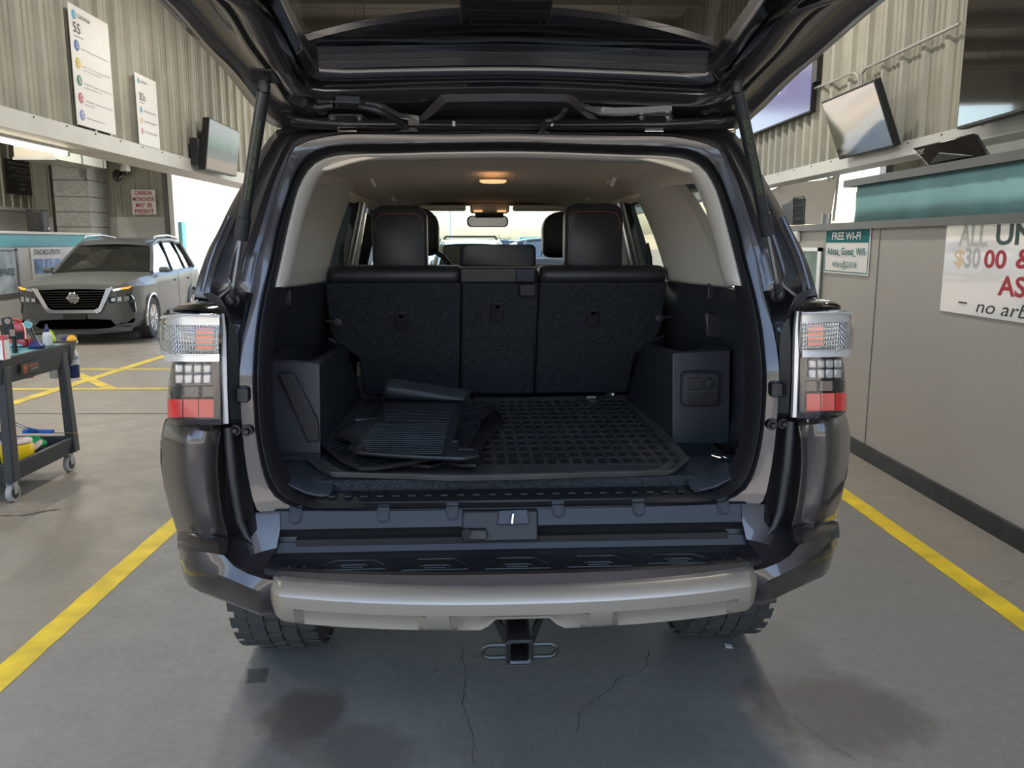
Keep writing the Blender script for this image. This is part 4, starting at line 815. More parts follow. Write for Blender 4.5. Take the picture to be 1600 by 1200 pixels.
MB().loft([h3(A_l0, .045), h3(lerp_loop(A_l0, A_l1, .5), .048), h3(A_l1, .035), h3(A_l2, .02), h3(lerp_loop(A_l2, A_g, .5), .022), h3(A_g, .008), h3(lerp_loop(A_g, [(0, -.5)] * len(A_g), .01), .0)]).obj('glass_surround', 'gloss_black', hatch, ang=60)
# outer skin above
o2 = h3(A_out, -.055); sk = [HP(x, -z, -.055 - .03 * (1 - min(1, (abs(x) / .8))**2)) for x, z in lerp_loop(A_out, A_g, .5)]; gl = [HP(x, -z, -.06) for x, z in lerp_loop(A_g, A_l1, .3)]
MB().loft([o2, sk, gl, h3(A_g, -.002)]).obj('outer_skin', 'paint', hatch, ang=50)
gg = MB(); gg.add(h3(A_g, -.02), [tuple(range(len(A_g)))]); gg.obj('rear_glass', 'tint', hatch, smooth=False, fix=False)
hl_ = MB()
for s in (.36, .42, .48, .54, .60, .66, .72): hl_.tube([HP(-.48, s, -.017), HP(.48, s, -.017)], .0004, 4)
hl_.obj('heater_lines', 'plastic', hatch)
# spoiler seen through the glass, with brake-lamp housing
sp_ = MB(); loops = []
for k in range(41):
    t = -1 + 2 * k / 40; x = t * .60; e = .445 - .54 * x * x; hh = -.085; st_ = min(.20, e - .06)
    loops.append([HP(x, .05, hh), HP(x, e - .085, hh + .002), HP(x, e - .08, hh + .006), HP(x, e - .045, hh + .012), HP(x, e - .03, hh + .010), HP(x, e - .015, hh + .004), HP(x, e, hh - .010), HP(x, e - .012, hh - .035), HP(x, .20, hh - .05), HP(x, .04, hh - .04)])
sp_.loft(loops, cap=True).obj('spoiler', 'paint', hatch, ang=35)
lm = MB(); lm.hexa([HP(-.138, .44, -.08), HP(.078, .44, -.08), HP(.078, .56, -.08), HP(-.138, .56, -.08), HP(-.134, .445, -.062), HP(.074, .445, -.062), HP(.074, .555, -.066), HP(-.134, .555, -.066)])
lmo = lm.obj('brake_lamp_housing', 'ledge', hatch, bevel=.004)
for sx in (-1, 1): MB().cyl(HP(-.03 + sx * .094, .468, -.061), HP(-.03 + sx * .094, .468, -.056), .009, 20).obj('housing_screw', 'black', lmo)
MB().hexa([HP(-.110, .452, -.064), HP(.05, .452, -.064), HP(.05, .485, -.064), HP(-.110, .485, -.064), HP(-.107, .456, -.058), HP(.047, .456, -.058), HP(.047, .481, -.058), HP(-.107, .481, -.058)]).obj('lamp_lens_bar', 'trim_inner', lmo, bevel=.003)
# centre pressed channel and side pressings above the hinge line
def hquad(pts, h): return [HP(*HT(a, b, h), h) for a, b in pts]
ch = MB(); o_ = [(650, 188), (688, 148), (700, 146), (800, 145), (885, 146), (897, 148), (935, 186)]; i_ = [(665, 188), (698, 160), (706, 159), (800, 158), (880, 159), (888, 160), (920, 186)]
ch.loft([hquad(o_, .046), hquad([(a, b + 1) for a, b in o_], .052), hquad(i_, .066), hquad([(690, 172), (712, 170), (720, 170), (800, 170), (868, 170), (875, 171), (898, 172)], .066)], closed=False)
ch.obj('pressed_channel', 'paint', hatch, ang=30)
for S_, pts in ((-1, [(572, 158), (600, 163), (625, 176), (655, 181)]), (1, [(1050, 164), (1005, 167), (960, 168), (925, 166), (905, 158)])):
    u_ = hquad(pts, .048); v_ = hquad([(a, b + 9) for a, b in pts], .062); w_ = hquad([(a, b + 16) for a, b in pts], .048)
    MB().loft([u_, v_, w_], closed=False).obj('pressed_ridge', 'paint', hatch, ang=60)
# hinge-side rolled flange
FG = [HP(x, s, h) for x, s, h in ((0, 0, 0),)]
fl_ = MB(); rows = []
for (py, h) in ((184, .044), (187, .052), (194, .050), (196, .030), (198, .034), (202, .03), (204, .014), (206, .0)):
    rows.append([HP(*HT(px, py + ((1.5 - abs((px - 802) / 300)**2 * 1.5) if 500 < px < 1100 else 0) - (3 if px in (455, 1148) else 0), h), h) for px in (455, 480, 520, 600, 700, 802, 900, 1000, 1080, 1122, 1148)])
fl_.loft(rows, closed=False).obj('hinge_flange', 'paint', hatch, ang=18)
for px in (662, 872, 1102, 958, 504): 
    x, s = HT(px, 153 if px in (662, 958 - 0, 872) else 174, .047); MB().lathe([(.013, 0), (.013, .002), (.0105, .003), (.010, .001), (0, .0015)], HP(x, s, .048), HN, 24).obj('grommet', 'rubber', hatch)
for px, py in ((452, 174), (1116, 174)):
    x, s = HT(px, py, .02); MB().lathe([(.024, 0), (.024, .003), (.018, .004), (.017, .001), (0, .002)], HP(x, s, .026), HN, 24).obj('grommet', 'rubber', hatch)
for sx, cx in ((-1, 543), (1, 1022)):
    x, s = HT(cx, 184, .05); pl = MB(); pl.prism([HP(x + a, s + b_, .05) for a, b_ in ((-.048, -.008), (.048, -.008), (.052, .008), (.042, .03), (-.042, .03), (-.052, .008))], HN * .006)
    hg = pl.obj('hinge', 'black_metal', hatch, bevel=.002)
    for a in (-.036, .036): MB().lathe([(.010, 0), (.010, .003), (.006, .004), (.006, .009), (0, .010)], HP(x + a, s + .013, .056), HN, 6).obj('hinge_bolt', 'steel', hg)
    p0 = ly(cx - 13, 192, .50); p1 = ly(cx + 13, 192, .50); q0 = ly(cx - 14, 205, .49); q1 = ly(cx + 14, 205, .49)
    MB().tube([p0 + Vector((0, .02, .01)), p0, q0, q1, p1, p1 + Vector((0, .02, .01))], .0032, 8).tube([p0, p1], .006, 10).obj('hinge_pin', 'steel', hg)
for px in (709, 863): x, s = HT(px, 190, .05); MB().cyl(HP(x, s + .004, .05), HP(x, s - .012, .055), .0045, 10).obj('hatch_bumper', 'white', hatch)
# wiring looms
def coil(px, r0, name, par, ys, hh):
    pts = [HP(*HT(a, b, y), y) if y < .2 else ly(a, b, y) for (a, b), y in zip(px, ys)]; P = []
    for i in range(len(pts) - 1):
        p0 = pts[max(i - 1, 0)]; p1 = pts[i]; p2 = pts[i + 1]; p3 = pts[min(i + 2, len(pts) - 1)]
        for k in range(hh): t = k / hh; P.append(.5 * ((2 * p1) + (p2 - p0) * t + (2 * p0 - 5 * p1 + 4 * p2 - p3) * t * t + (3 * p1 - p0 - 3 * p2 + p3) * t**3))
    P.append(pts[-1]); MB().tube(P, [r0 * (1 if i % 2 else .78) for i in range(len(P))], 12).obj(name, 'rubber', par, ang=70)
coil([(563, 166), (585, 171), (606, 180), (626, 192), (634, 199)], .0095, 'wiring_loom', hatch, (.072, .085, .09, .085, .46), 12)
coil([(884, 169), (877, 180), (866, 187), (852, 191), (848, 205)], .0085, 'wiring_loom', hatch, (.075, .085, .09, .09, .46), 8)
p_ = [HP(*HT(a, b, .065), .065) for a, b in ((474, 160), (486, 167), (500, 168), (522, 165))]; MB().tube(p_, [.012, .012, .009, .009], 12).obj('loom_boot', 'rubber', hatch)
x, s = HT(474, 157, .05); MB().lathe([(.034, 0), (.034, .004), (.026, .006), (0, .006)], HP(x, s, .048), HN, 24).obj('loom_grommet', 'rubber', hatch)
MB().prism([HP(*HT(a, b, .075), .075) for a, b in ((524, 160), (563, 162), (563, 172), (524, 170))], -HN * .02).obj('loom_connector', 'plastic', hatch, bevel=.003)
MB().prism([ly(617, 206, .485), ly(656, 206, .485), ly(652, 202, .485), ly(646, 193, .485), ly(634, 191, .485), ly(630, 202, .485)], (0, .02, 0)).obj('loom_bracket', 'black_metal', car, bevel=.003)
MB().prism([ly(838, 209, .485), ly(862, 209, .485), ly(857, 204, .485), ly(842, 204, .485)], (0, .02, 0)).obj('loom_bracket', 'black_metal', car, bevel=.003)
# gas struts
for sx, (bx, by), (jx, jy), (tx, ty) in ((-1, (362, 470), (379, 356), (412, 137)), (1, (1217, 462), (1196, 350), (1153, 137))):
    p0 = ly(bx, by, .315); x, s = HT(tx, ty, .06); p1 = HP(x, s, .07); pj = ly(jx, jy, lambda X, Z: p0.y + (p1.y - p0.y) * (Z - p0.z) / (p1.z - p0.z))
    g = MB().cyl(pj, p1, .0155, 20); go = g.obj('gas_strut', 'black_metal', hatch)
    d = (p1 - p0).normalized(); MB().cyl(pj - d * .03, pj + d * .03, .0185, 20).obj('strut_collar', 'plastic', go); MB().cyl(p0, pj, .0052, 14).obj('strut_rod', 'chrome', go)
    MB().lathe([(0, -.018), (.008, -.016), (.012, -.008), (.012, .004), (.020, .006), (.020, .012)], p0, (0, 1, .2), 20).cyl(p0, p0 + d * .04, .009).obj('strut_ball', 'plastic', go)
    MB().lathe([(0, .018), (.012, .014), (.015, 0), (.012, -.014), (0, -.018)], p1 + d * .012, (0, 0, 1), 18).obj('strut_end', 'plastic', go)
    MB().prism([HP(x + a, s + b_, .03) for a, b_ in ((-.035, -.03), (.035, -.03), (.03, .035), (-.02, .045), (-.04, .01))], HN * .006).obj('strut_bracket', 'paint_dull', go)
    mk('strut_print', (.14, .16, .06), .8) if 'strut_print' not in M_ else None
    r_ = Vector((1, 0, 0)); fr_ = d.cross(r_).normalized(); fr_ = -fr_ if fr_.y > 0 else fr_
    for k in range(2): text('GAS STAY  DO NOT OPEN  HIGH PRESSURE' if k == 0 else 'CAUTION  DO NOT DISASSEMBLE', p1 - d * .07 + fr_ * .0150 + r_ * (.002 - k * .008), -d, (d.cross(fr_) if True else r_), .20, .005, 'strut_print', go, lift=.0012)
# ================================================================== THINGS IN THE CARGO AREA (world coordinates through the vehicle frame)
def Wp(v): return Vector((CO[0] + v[0] * cc - v[1] * cs, CO[1] + v[0] * cs + v[1] * cc, v[2]))
def cargo(name, v, label, cat, group=None): return empty(name, Wp(v), CY, label, cat, group)
def off(pts, o): return [Vector(p) - Vector(o) for p in pts]
Z0 = .834
lin = cargo('cargo_liner', (0, .9, Z0), 'black rubber cargo liner with a raised grid lying on the cargo floor', 'cargo liner'); lo_ = (0, .9, Z0)
LP_ = [lz(*p, .848) for p in ((478, 719), (494, 732), (516, 740), (627, 743), (706, 746), (820, 744), (940, 740), (1046, 737), (1058, 734), (1078, 719), (1030, 665), (987, 619), (880, 621), (780, 623), (680, 623), (573, 622), (545, 645))]
cen_ = sum(LP_, Vector()) / len(LP_)
def insl(P, k, z): return [Vector((cen_.x + (p.x - cen_.x) * k, cen_.y + (p.y - cen_.y) * (1 - (1 - k) * .8), z)) for p in P]
b = MB(); b.loft([off(l, lo_) for l in (insl(LP_, .985, .836), insl(LP_, 1, .850), insl(LP_, 1.0, .853), insl(LP_, .985, .853), insl(LP_, .95, .842), insl(LP_, .93, .842), insl(LP_, .915, .847), insl(LP_, .90, .842))], True)
b.add(off(insl(LP_, .90, .842), lo_), [tuple(range(len(LP_)))])
b.obj('liner_tray', 'liner', lin, ang=35)
tb2 = MB(); ny = 13
for j in range(ny):
    y0 = .44 + j * .080
    for i in range(27):
        x0 = -.50 + i * .0385; p = Vector((x0, y0, .842)); w = .0235; d = .055
        # thin raised outline of each cell
        tb2.box(x0, x0 + w, y0, y0 + d, .8425, .8455)
for v in range(len(tb2.v)): tb2.v[v] = tuple(Vector(tb2.v[v]) - Vector(lo_))
tb2.obj('tread_blocks', 'rubber', lin, smooth=False)
q = lz(846, 708, .8465); text('4RUNNER', Vector((-.03, .50, .846)) - Vector(lo_), (1, 0, 0), (0, 1, 0), .22, .018, 'plastic', lin, lift=.001)
def mat_from(name, px, z, label, ribs, tilt=0, group='floor mats piled in the cargo area', rimr=.006, hz=None):
    P = [lz(a, b_, z + (hz[i] if hz else 0)) for i, (a, b_) in enumerate(px)]; c = sum(P, Vector()) / len(P); c.z = z - .01
    o = cargo(name, c, label, 'floor mat', group); L = off(P, c)
    Q = []
    for i in range(len(L)):
        for k in range(4): Q.append(L[i].lerp(L[(i + 1) % len(L)], k / 4))
    inner = [Vector((p.x * .94, p.y * .94, max(.0, p.z - .014) * .9)) for p in Q]; MB().loft([Q, inner], True).add(inner + [Vector((0, 0, .002))], [(i, (i + 1) % len(inner), len(inner)) for i in range(len(inner))]).obj('mat_body', 'rubber_mat', o, ang=50, solid=.004)
    MB().tube(Q, rimr, 6, closed=True).obj('mat_rim', 'rubber', o)
    if ribs:
        r = MB()
        for (xa, ya, xb, yb) in ribs:
            A = lz(xa, ya, z + .0035) - c; B = lz(xb, yb, z + .0035) - c; A.z = B.z = max(.006, 0); r.tube([A, B], .0022, 5)
        r.obj('mat_ribs', 'rubber_mat', o)
    return o, c
mat_from('floor_mat', [(620, 648), (700, 640), (774, 640), (785, 654), (772, 676), (757, 690), (751, 704), (751, 718), (742, 728), (720, 728), (700, 722), (672, 730), (630, 726), (580, 700)], .862, 'crumpled black rubber mat at the bottom of the pile, its edge showing on the right', [(700 + k * 8, 660 + k * 3, 735 + k * 4, 650 + k * 3) for k in range(5)])
mat_from('floor_mat', [(491, 681), (526, 654), (568, 626), (600, 622), (720, 642), (773, 633), (765, 645), (750, 655), (745, 672), (729, 700), (670, 718), (610, 729), (585, 732), (564, 732), (535, 720), (513, 702)], .880, 'black rubber mat in the middle of the pile, curved front edge, turned up corner', [(505 + k * 7, 688 + k * 3.4, 540 + k * 7, 680 + k * 3.0) for k in range(11)], hz=[.012, .006, .004, 0, 0, .004, .03, .02, .01, 0, .0, 0, 0, 0, 0, .0, .006][:16])
ribs = [(590 - 6 * k * .55 if k < 9 else 568 + (k - 9) * 1.2, 660 + k * 3.1, 700 - k * .7, 659 + k * 3.3) for k in range(15)]
ribs += [(604 - k * .3, 634 + k * 4.6, 706 - k, 637 + k * 4.6) for k in range(5)]
tm, tc_ = mat_from('floor_mat', [(523, 681), (553, 657), (571, 656), (588, 654), (595, 640), (598, 623), (658, 624), (722, 626), (718, 650), (712, 673), (708, 690), (717, 691), (719, 702), (744, 703), (746, 713), (720, 717), (650, 714), (600, 711), (558, 707), (547, 700), (556, 690), (540, 685)], .905, 'black ribbed rubber mat on top of the pile with its end folded up', ribs, hz=[0] * 5 + [.012, .012, .012] + [0] * 14)
F0 = [lz(598, 624, .917), lz(722, 627, .917)]; yb = (F0[0].y + F0[1].y) / 2
F1 = [ly(600, 606, yb - .015), ly(728, 622, yb - .03)]; F2 = [ly(606, 588, yb + .03), ly(738, 609, yb + .01)]; F3 = [F2[0] + Vector((.004, .05, -.012)), F2[1] + Vector((.0, .05, -.012))]; F4 = [F2[0] + Vector((.004, .08, -.05)), F2[1] + Vector((.0, .08, -.05))]
def row(a, b_): return [a.lerp(b_, k / 6) - tc_ for k in range(7)]
MB().loft([row(*F0), row(F0[0].lerp(F1[0], .5) - Vector((0, .012, 0)), F0[1].lerp(F1[1], .5) - Vector((0, .012, 0))), row(*F1), row(*F2), row(*F3), row(*F4)], closed=False).obj('folded_flap', 'rubber_mat', tm, solid=.007, sub=1)
for j_ in (0, 1): MB().tube([p[j_] - tc_ for p in (F0, F1, F2, F3, F4)], .0055, 6).obj('flap_rim', 'rubber', tm)
# ================================================================== SIGNS AND SCREENS ON THE WALLS
mk('poster', (.80, .78, .75), .4, var=.01); mk('ink', (.09, .09, .10), .6); mk('blue', (.07, .16, .42), .5); mk('gold', (.72, .55, .12), .5); mk('green', (.08, .27, .20), .5); mk('rose', (.55, .16, .22), .5); mk('lilac', (.25, .30, .62), .5)
mk('sky_blue', (.10, .42, .62), .5); mk('peach', (.85, .65, .40), .5); mk('pink', (.75, .35, .45), .5); mk('dk_red', (.42, .015, .03), .5); mk('dk_green', (.02, .06, .06), .5); mk('sign_teal', (.03, .19, .20), .8, spec=.1)
def poster(name, x, px, label, cat, w=None):
    (ya, za), (yb, zb) = px; o = empty(name, (x, ya, zb), 0, label, cat); P = frame_on((0, 0, 0), (0, 1, 0), (0, 0, 1)); return o, P, yb - ya, za - zb
xw = XL + .055
a = wx(104, 2, xw); b_ = wx(179, 211, xw); po, P, w, h = poster('poster', xw, ((a.y, a.z), (wx(172, 100, xw).y, b_.z)), 'tall white poster headed 5S with five coloured round S badges on the left corrugated wall', 'poster')
slab(P, 0, w, 0, h, 0, .006).obj('poster_board', 'poster', po, bevel=.002)
def badge(P, x, y, r, m, par, ch='S'):
    d = MB(); disc(d, P, x, y, r, .007); d.obj('badge', m, par); 
    if ch: text(ch, P(x - r * .38, y - r * .55, .009), P(1, 0) - P(0, 0), P(0, 1) - P(0, 0), r * .76, r * 1.1, 'white', par)
R1 = (0, 1, 0); U1 = (0, 0, 1)
badge(P, .08, h * .92, .034, 'sky_blue', po, '^'); text('CARVANA', P(.13, h * .905, .007), R1, U1, .20, .032, 'ink', po)
text('5S', P(.05, h * .775, .007), R1, U1, .11, h * .085, 'ink', po); slab(P, .06, .20, h * .745, h * .75, .006, .008).obj('rule', 'ink', po)
for i, (m, t1, t2) in enumerate((('blue', 'SORT - Reduce waste by eliminating clutter', ''), ('gold', 'SHINE - Clean your workplace and equipment', 'inspect while cleaning frequently'), ('green', 'STRAIGHTEN - Arrange all necessary items so they', 'may be easily selected for use'), ('rose', 'STANDARDIZE - Standardize the best practices in', 'the work area'), ('lilac', 'SUSTAIN - Do without being told', ''))):
    y = h * .67 - i * h * .145; badge(P, .085, y, .040, m, po); 
    if t1: text(t1, P(.15, y - .02, .007), R1, U1, w - .19 if i < 4 else .3, .014, 'ink', po)
    if t2: text(t2, P(.15, y - .045, .007), R1, U1, .3 if i < 3 else .14, .013, 'ink', po)
for yy in (.30, .56): slab(P, yy, yy + .03, -.05, 0, -.03, .0).obj('hanger_tab', 'galv', po)
a = wx(209, 112, xw); b_ = wx(250, 234, xw); p2, P, w, h = poster('poster', xw, ((a.y, a.z), (wx(246, 180, xw).y, b_.z)), 'smaller white poster headed 3Ds with three badges, left corrugated wall', 'poster')
slab(P, 0, w, 0, h, 0, .006).obj('poster_board', 'poster', p2, bevel=.002); badge(P, .07, h - .06, .024, 'sky_blue', p2, '^'); text('CARVANA', P(.11, h - .07, .007), R1, U1, .14, .022, 'ink', p2)
text('3Ds', P(.06, h * .635, .007), R1, U1, .13, .065, 'ink', p2); slab(P, .06, .16, h * .60, h * .605, .006, .008).obj('rule', 'ink', p2)
for i, (m, t1) in enumerate((('sky_blue', "DON'T CREATE A DEFECT"), ('peach', "DON'T PASS A DEFECT"), ('pink', "DON'T ACCEPT A DEFECT"))): y = h * .50 - i * h * .15; badge(P, .085, y, .026, m, p2); text(t1, P(.14, y - .01, .007), R1, U1, w - .2, .016, 'ink', p2)
for yy in (.1, .38): slab(P, yy, yy + .03, -.05, 0, -.03, .0).obj('hanger_tab', 'galv', p2)
# screens
def emis(name, nodes): pass
def screen_mat(name, bands, st=1.):
    """bands: colour stops from bottom to top over generated Z, with a little noise"""
    m = bpy.data.materials.new(name); m.use_nodes = True; nt = m.node_tree; b = nt.nodes['Principled BSDF']; tc = nt.nodes.new('ShaderNodeTexCoord'); s = nt.nodes.new('ShaderNodeSeparateXYZ'); n = nt.nodes.new('ShaderNodeTexNoise'); n.inputs['Scale'].default_value = 7; n.inputs['Detail'].default_value = 5
    ad = nt.nodes.new('ShaderNodeMath'); ad.operation = 'MULTIPLY_ADD'; ad.inputs[1].default_value = .16; nt.links.new(tc.outputs['Generated'], s.inputs[0]); nt.links.new(tc.outputs['Generated'], n.inputs['Vector']); nt.links.new(n.outputs['Fac'], ad.inputs[0]); nt.links.new(s.outputs[2], ad.inputs[2])
    r = nt.nodes.new('ShaderNodeValToRGB'); e = r.color_ramp.elements; e[0].position = bands[0][0]; e[0].color = (*bands[0][1], 1); e[1].position = bands[-1][0]; e[1].color = (*bands[-1][1], 1)
    for p, c in bands[1:-1]: q = e.new(p); q.color = (*c, 1)
    nt.links.new(ad.outputs[0], r.inputs[0]); nt.links.new(r.outputs[0], b.inputs['Emission Color']); b.inputs['Emission Strength'].default_value = st; b.inputs['Base Color'].default_value = (.02, .02, .02, 1); b.inputs['Roughness'].default_value = .45; b.inputs['Specular IOR Level'].default_value = .2; return m
M_['scr_photo'] = screen_mat('scr_photo', [(.08, (.42, .30, .20)), (.30, (.46, .33, .22)), (.34, (.22, .23, .22)), (.50, (.16, .19, .17)), (.60, (.22, .34, .26)), (.74, (.36, .46, .40)), (.86, (.50, .56, .54)), (1.0, (.56, .60, .58))], .26)
mk('scr_violet', (.02, .02, .03), .15, emit=(.26, .25, .45), es=.40); mk('scr_off', (.012, .012, .013), .06, coat=1., spec=.8); mk('scr_glare', (.42, .43, .42), .04, .9)
def tv(name, TL, TR, BL, BR, th, scr, label, bez=.016, cat='screen'):
    TL, TR, BL, BR = map(Vector, (TL, TR, BL, BR)); n = (TR - TL).cross(TL - BL).normalized(); n = -n if n.dot(Vector((0, 0, H)) - TL) < 0 else n
    o = empty(name, BL, 0, label, cat); q = [v - BL for v in (TL, TR, BR, BL)]; MB().prism(q, -n * th).obj('casing', 'black', o, bevel=.004)
    c = sum(q, Vector()) / 4; R = (TR - TL).normalized(); U = (TL - BL).normalized()
    s = [v + (R * (bez if (v - c).dot(R) < 0 else -bez)) + U * (bez if (v - c).dot(U) < 0 else -bez) + n * .001 for v in q]; MB().prism(s, n * .0015).obj('display', scr, o)
    return o, c, R, U, n
X1 = -3.0
sc1 = tv('monitor', wx(327, 183, X1), wx(375, 206, X1), wx(321, 265, X1), wx(370, 276, X1), .07, 'scr_photo', 'monitor on the left bulkhead showing a landscape, beside the raised tailgate')
MB().add(*[[]] * 2) if False else None
MB().box(-.14, -.06, -.02, .10, .05, .32).obj('wall_bracket', 'black', sc1[0])
X2 = 2.86
def corner4(px, x, dx=0): return [wx(a, b_, x + (dx if i > 1 else 0)) for i, (a, b_) in enumerate(px)]
v2 = corner4([(1164, 20), (1257, 84), (1136, 198), (1266, 172)], X2); v2[0] = Vector((X2, v2[2].y, v2[1].z + 0)); 
y_l = wx(1150, 195, X2).y; y_r = wx(1262, 130, X2).y; zt = wx(1257, 84, X2).z; zb = wx(1266, 172, X2).z
t2 = tv('wall_screen', (X2, y_l, zt), (X2 + .04, y_r, zt), (X2, y_l, zb), (X2 + .04, y_r, zb), .05, 'scr_violet', 'lit pale violet screen on the right wall, partly behind the raised tailgate')
mk('scr_white', (.4, .4, .42), .3, emit=(.45, .44, .55), es=.36); mk('scr_green', (.02, .15, .03), .3, emit=(.02, .16, .02), es=.35); mk('scr_dark', (.02, .02, .08), .3, emit=(.02, .02, .10), es=.4)
def dy_(px, py): v = wx(px, py, X2 + .03); return v
b0 = Vector((X2, y_l, zb)); L = lambda px, py: Vector((X2 - .008, wx(px, py, X2 + .03).y, wx(px, py, X2 + .03).z)) - b0
for nm, m, (x0, y0, x1, y1) in (('window_panel', 'scr_white', (1186, 132, 1225, 141)), ('green_block', 'scr_green', (1202, 127, 1211, 140))):
    A = L(x0, y0); B = L(x1, y1); MB().box(-.012 if m == 'scr_green' else -.009, -.004, min(A.y, B.y), max(A.y, B.y), min(A.z, B.z) - (.0 if m != 'scr_white' else .03), max(A.z, B.z) + (.05 if m != 'scr_green' else .02)).obj(nm, m, t2[0])
MB().box(-.010, -.004, -(y_l - y_r), 0 - .02, zt - zb - .06, zt - zb - .02).obj('menu_bar', 'scr_dark', t2[0])
MB().box(.04, .12, -(y_l - y_r) - .10, -(y_l - y_r) + .02, .25, .48).obj('wall_bracket', 'black', t2[0])
y1 = wx(1283, 160, 2.68).y; y2 = wx(1366, 124, 2.68).y; zt = (wx(1366, 124, 2.68).z + wx(1283, 160, 2.68).z) / 2; zb = (wx(1377, 232, 2.86).z + wx(1294, 256, 2.86).z) / 2
t3 = tv('wall_screen', (2.68, y1, zt), (2.68, y2, zt), (2.86, y1, zb), (2.86, y2, zb), .05, 'scr_glare', 'tilted switched-off screen in the middle of the right wall, mirroring the lot')
y1 = wx(1503, 100, 2.8).y; zb = wx(1505, 200, 2.8).z
t4 = tv('wall_screen', (2.8, y1, 3.25), (2.72, y1 - 1.15, 3.25), (2.8, y1, zb), (2.72, y1 - 1.15, zb), .06, 'scr_off', 'large dark wall screen at the upper right, nearest to the viewer')
# conduits
def conduit(px, label, x=XR - .07):
    MBo = MB().tube([wx(a, b_, x) for a, b_ in px], .011, 8); ob = MBo.obj('conduit', 'galv'); tag(ob, label, 'pipe'); return ob
conduit([(1266, 141), (1300, 128), (1328, 115), (1335, 113), (1340, 116), (1343, 124), (1343, 150)], 'short bent metal conduit running from the violet screen to the tilted one')
conduit([(1345, 150), (1346, 124), (1348, 113), (1354, 106), (1365, 101), (1430, 70), (1500, 37)], 'long metal conduit rising to the large dark screen')
# left-hand details
mk('banner_black', (.012, .012, .013), .35, bump=.3, bscale=4)
bx_ = -9.752; a = wx(6, 247, bx_); b_ = wx(57, 307, bx_); bo = empty('banner', (bx_, a.y, wx(10, 302, bx_).z), 0, 'black banner with white lines of text on the far left wall', 'banner'); P = frame_on((0, 0, 0), (0, 1, 0), (0, 0, 1)); w = wx(55, 280, bx_).y - a.y; h = a.z - wx(10, 302, bx_).z
slab(P, 0, w, 0, h, 0, .01).obj('banner_sheet', 'banner_black', bo)
for i, (t, ww, k) in enumerate((('R&R Arbitration Policies', .8, .045), ('All R&R Vehicles Plus Certified', .7, .03), ('sell as is, except title and VIN errors', .8, .025), ('announcements', .35, .025), ('All Non R&R Vehicles Plus Certified', .7, .03), ('will be arbitrated under policy guidelines', .85, .025), ('of the auction', .4, .025), ('Adesa', .25, .03), ('20', .15, .05))):
    yy = (.88, .76, .70, .64, .54, .48, .42, .30, .14)[i]; text(t, P(w * (1 - ww) / 2, h * yy, .012), R1, U1, w * ww, k * h, 'white', bo)
# carbon monoxide sign
def wsign(name, y, px0, py0, px1, py1, label, cat, m='poster'):
    A = wy(px0, py0, y); B = wy(px1, py1, y); o = empty(name, (A.x, y, B.z), 0, label, cat); P = frame_on((0, 0, 0), (1, 0, 0), (0, 0, 1)); w = B.x - A.x; h = A.z - B.z; slab(P, 0, w, 0, h, 0, .01).obj('board', m, o); return o, P, w, h
o, P, w, h = wsign('warning_sign', YE - .08, 205, 296.5, 245, 335, 'white sign with red capitals reading carbon monoxide may be present', 'sign')
mk('sign_red', (.50, .03, .04), .8, spec=.1)
for i, (t, ww) in enumerate((('CARBON', .72), ('MONOXIDE', .9), ('MAY  BE', .68), ('PRESENT', .8))): text(t, P(w * (1 - ww) / 2, h * (.78 - i * .245), .012), (1, 0, 0), U1, w * ww, h * .17, 'sign_red', o, bold=.02)
# dome cameras
for (px, py, m) in ((196, 268, 'white'), (183.5, 277, 'gloss_black')):
    c = wy(px, py, YE - .35); o = empty('dome_camera', c, 0, 'white dome security camera hanging by the corrugated end wall' if m == 'white' else 'black dome security camera hanging lower left of the white one', 'camera')
    MB().lathe([(.03, .16), (.09, .10), (.10, .02), (.10, 0)], (0, 0, 0), (0, 0, 1), 20).obj('housing', m, o); MB().lathe([(.085, 0), (.07, -.05), (.03, -.085), (0, -.09)], (0, 0, 0), (0, 0, 1), 20).obj('dome', 'gloss_black', o); MB().tube([(0, 0, .14), (0, 0, .22), (0, .28, .22)], .015, 8).obj('stem', 'galv', o)
# loudspeaker on the booth ledge
c = Vector((BX - .25, 12.6, 1.70)); sp0 = wx(68, 362, BX - .2); sp1 = wx(96, 330, BX - .2)
o = empty('loudspeaker', (BX - .2, sp0.y, 1.70), math.radians(0), 'black loudspeaker standing on the pale ledge above the teal band', 'speaker'); wd = .34; hh = sp1.z - 1.70
yy0 = 0; D_ = wx(96, 350, BX - .0).y - sp0.y
MB().box(-.30, 0, 0, .26, 0, hh).obj('cabinet', 'plastic', o, bevel=.03); MB().box(-.27, -.03, -.012, .0, .04, hh - .04).obj('grille', 'black', o, bevel=.01); MB().box(.0, .004, .18, .22, .05, .09).obj('badge', 'white', o)
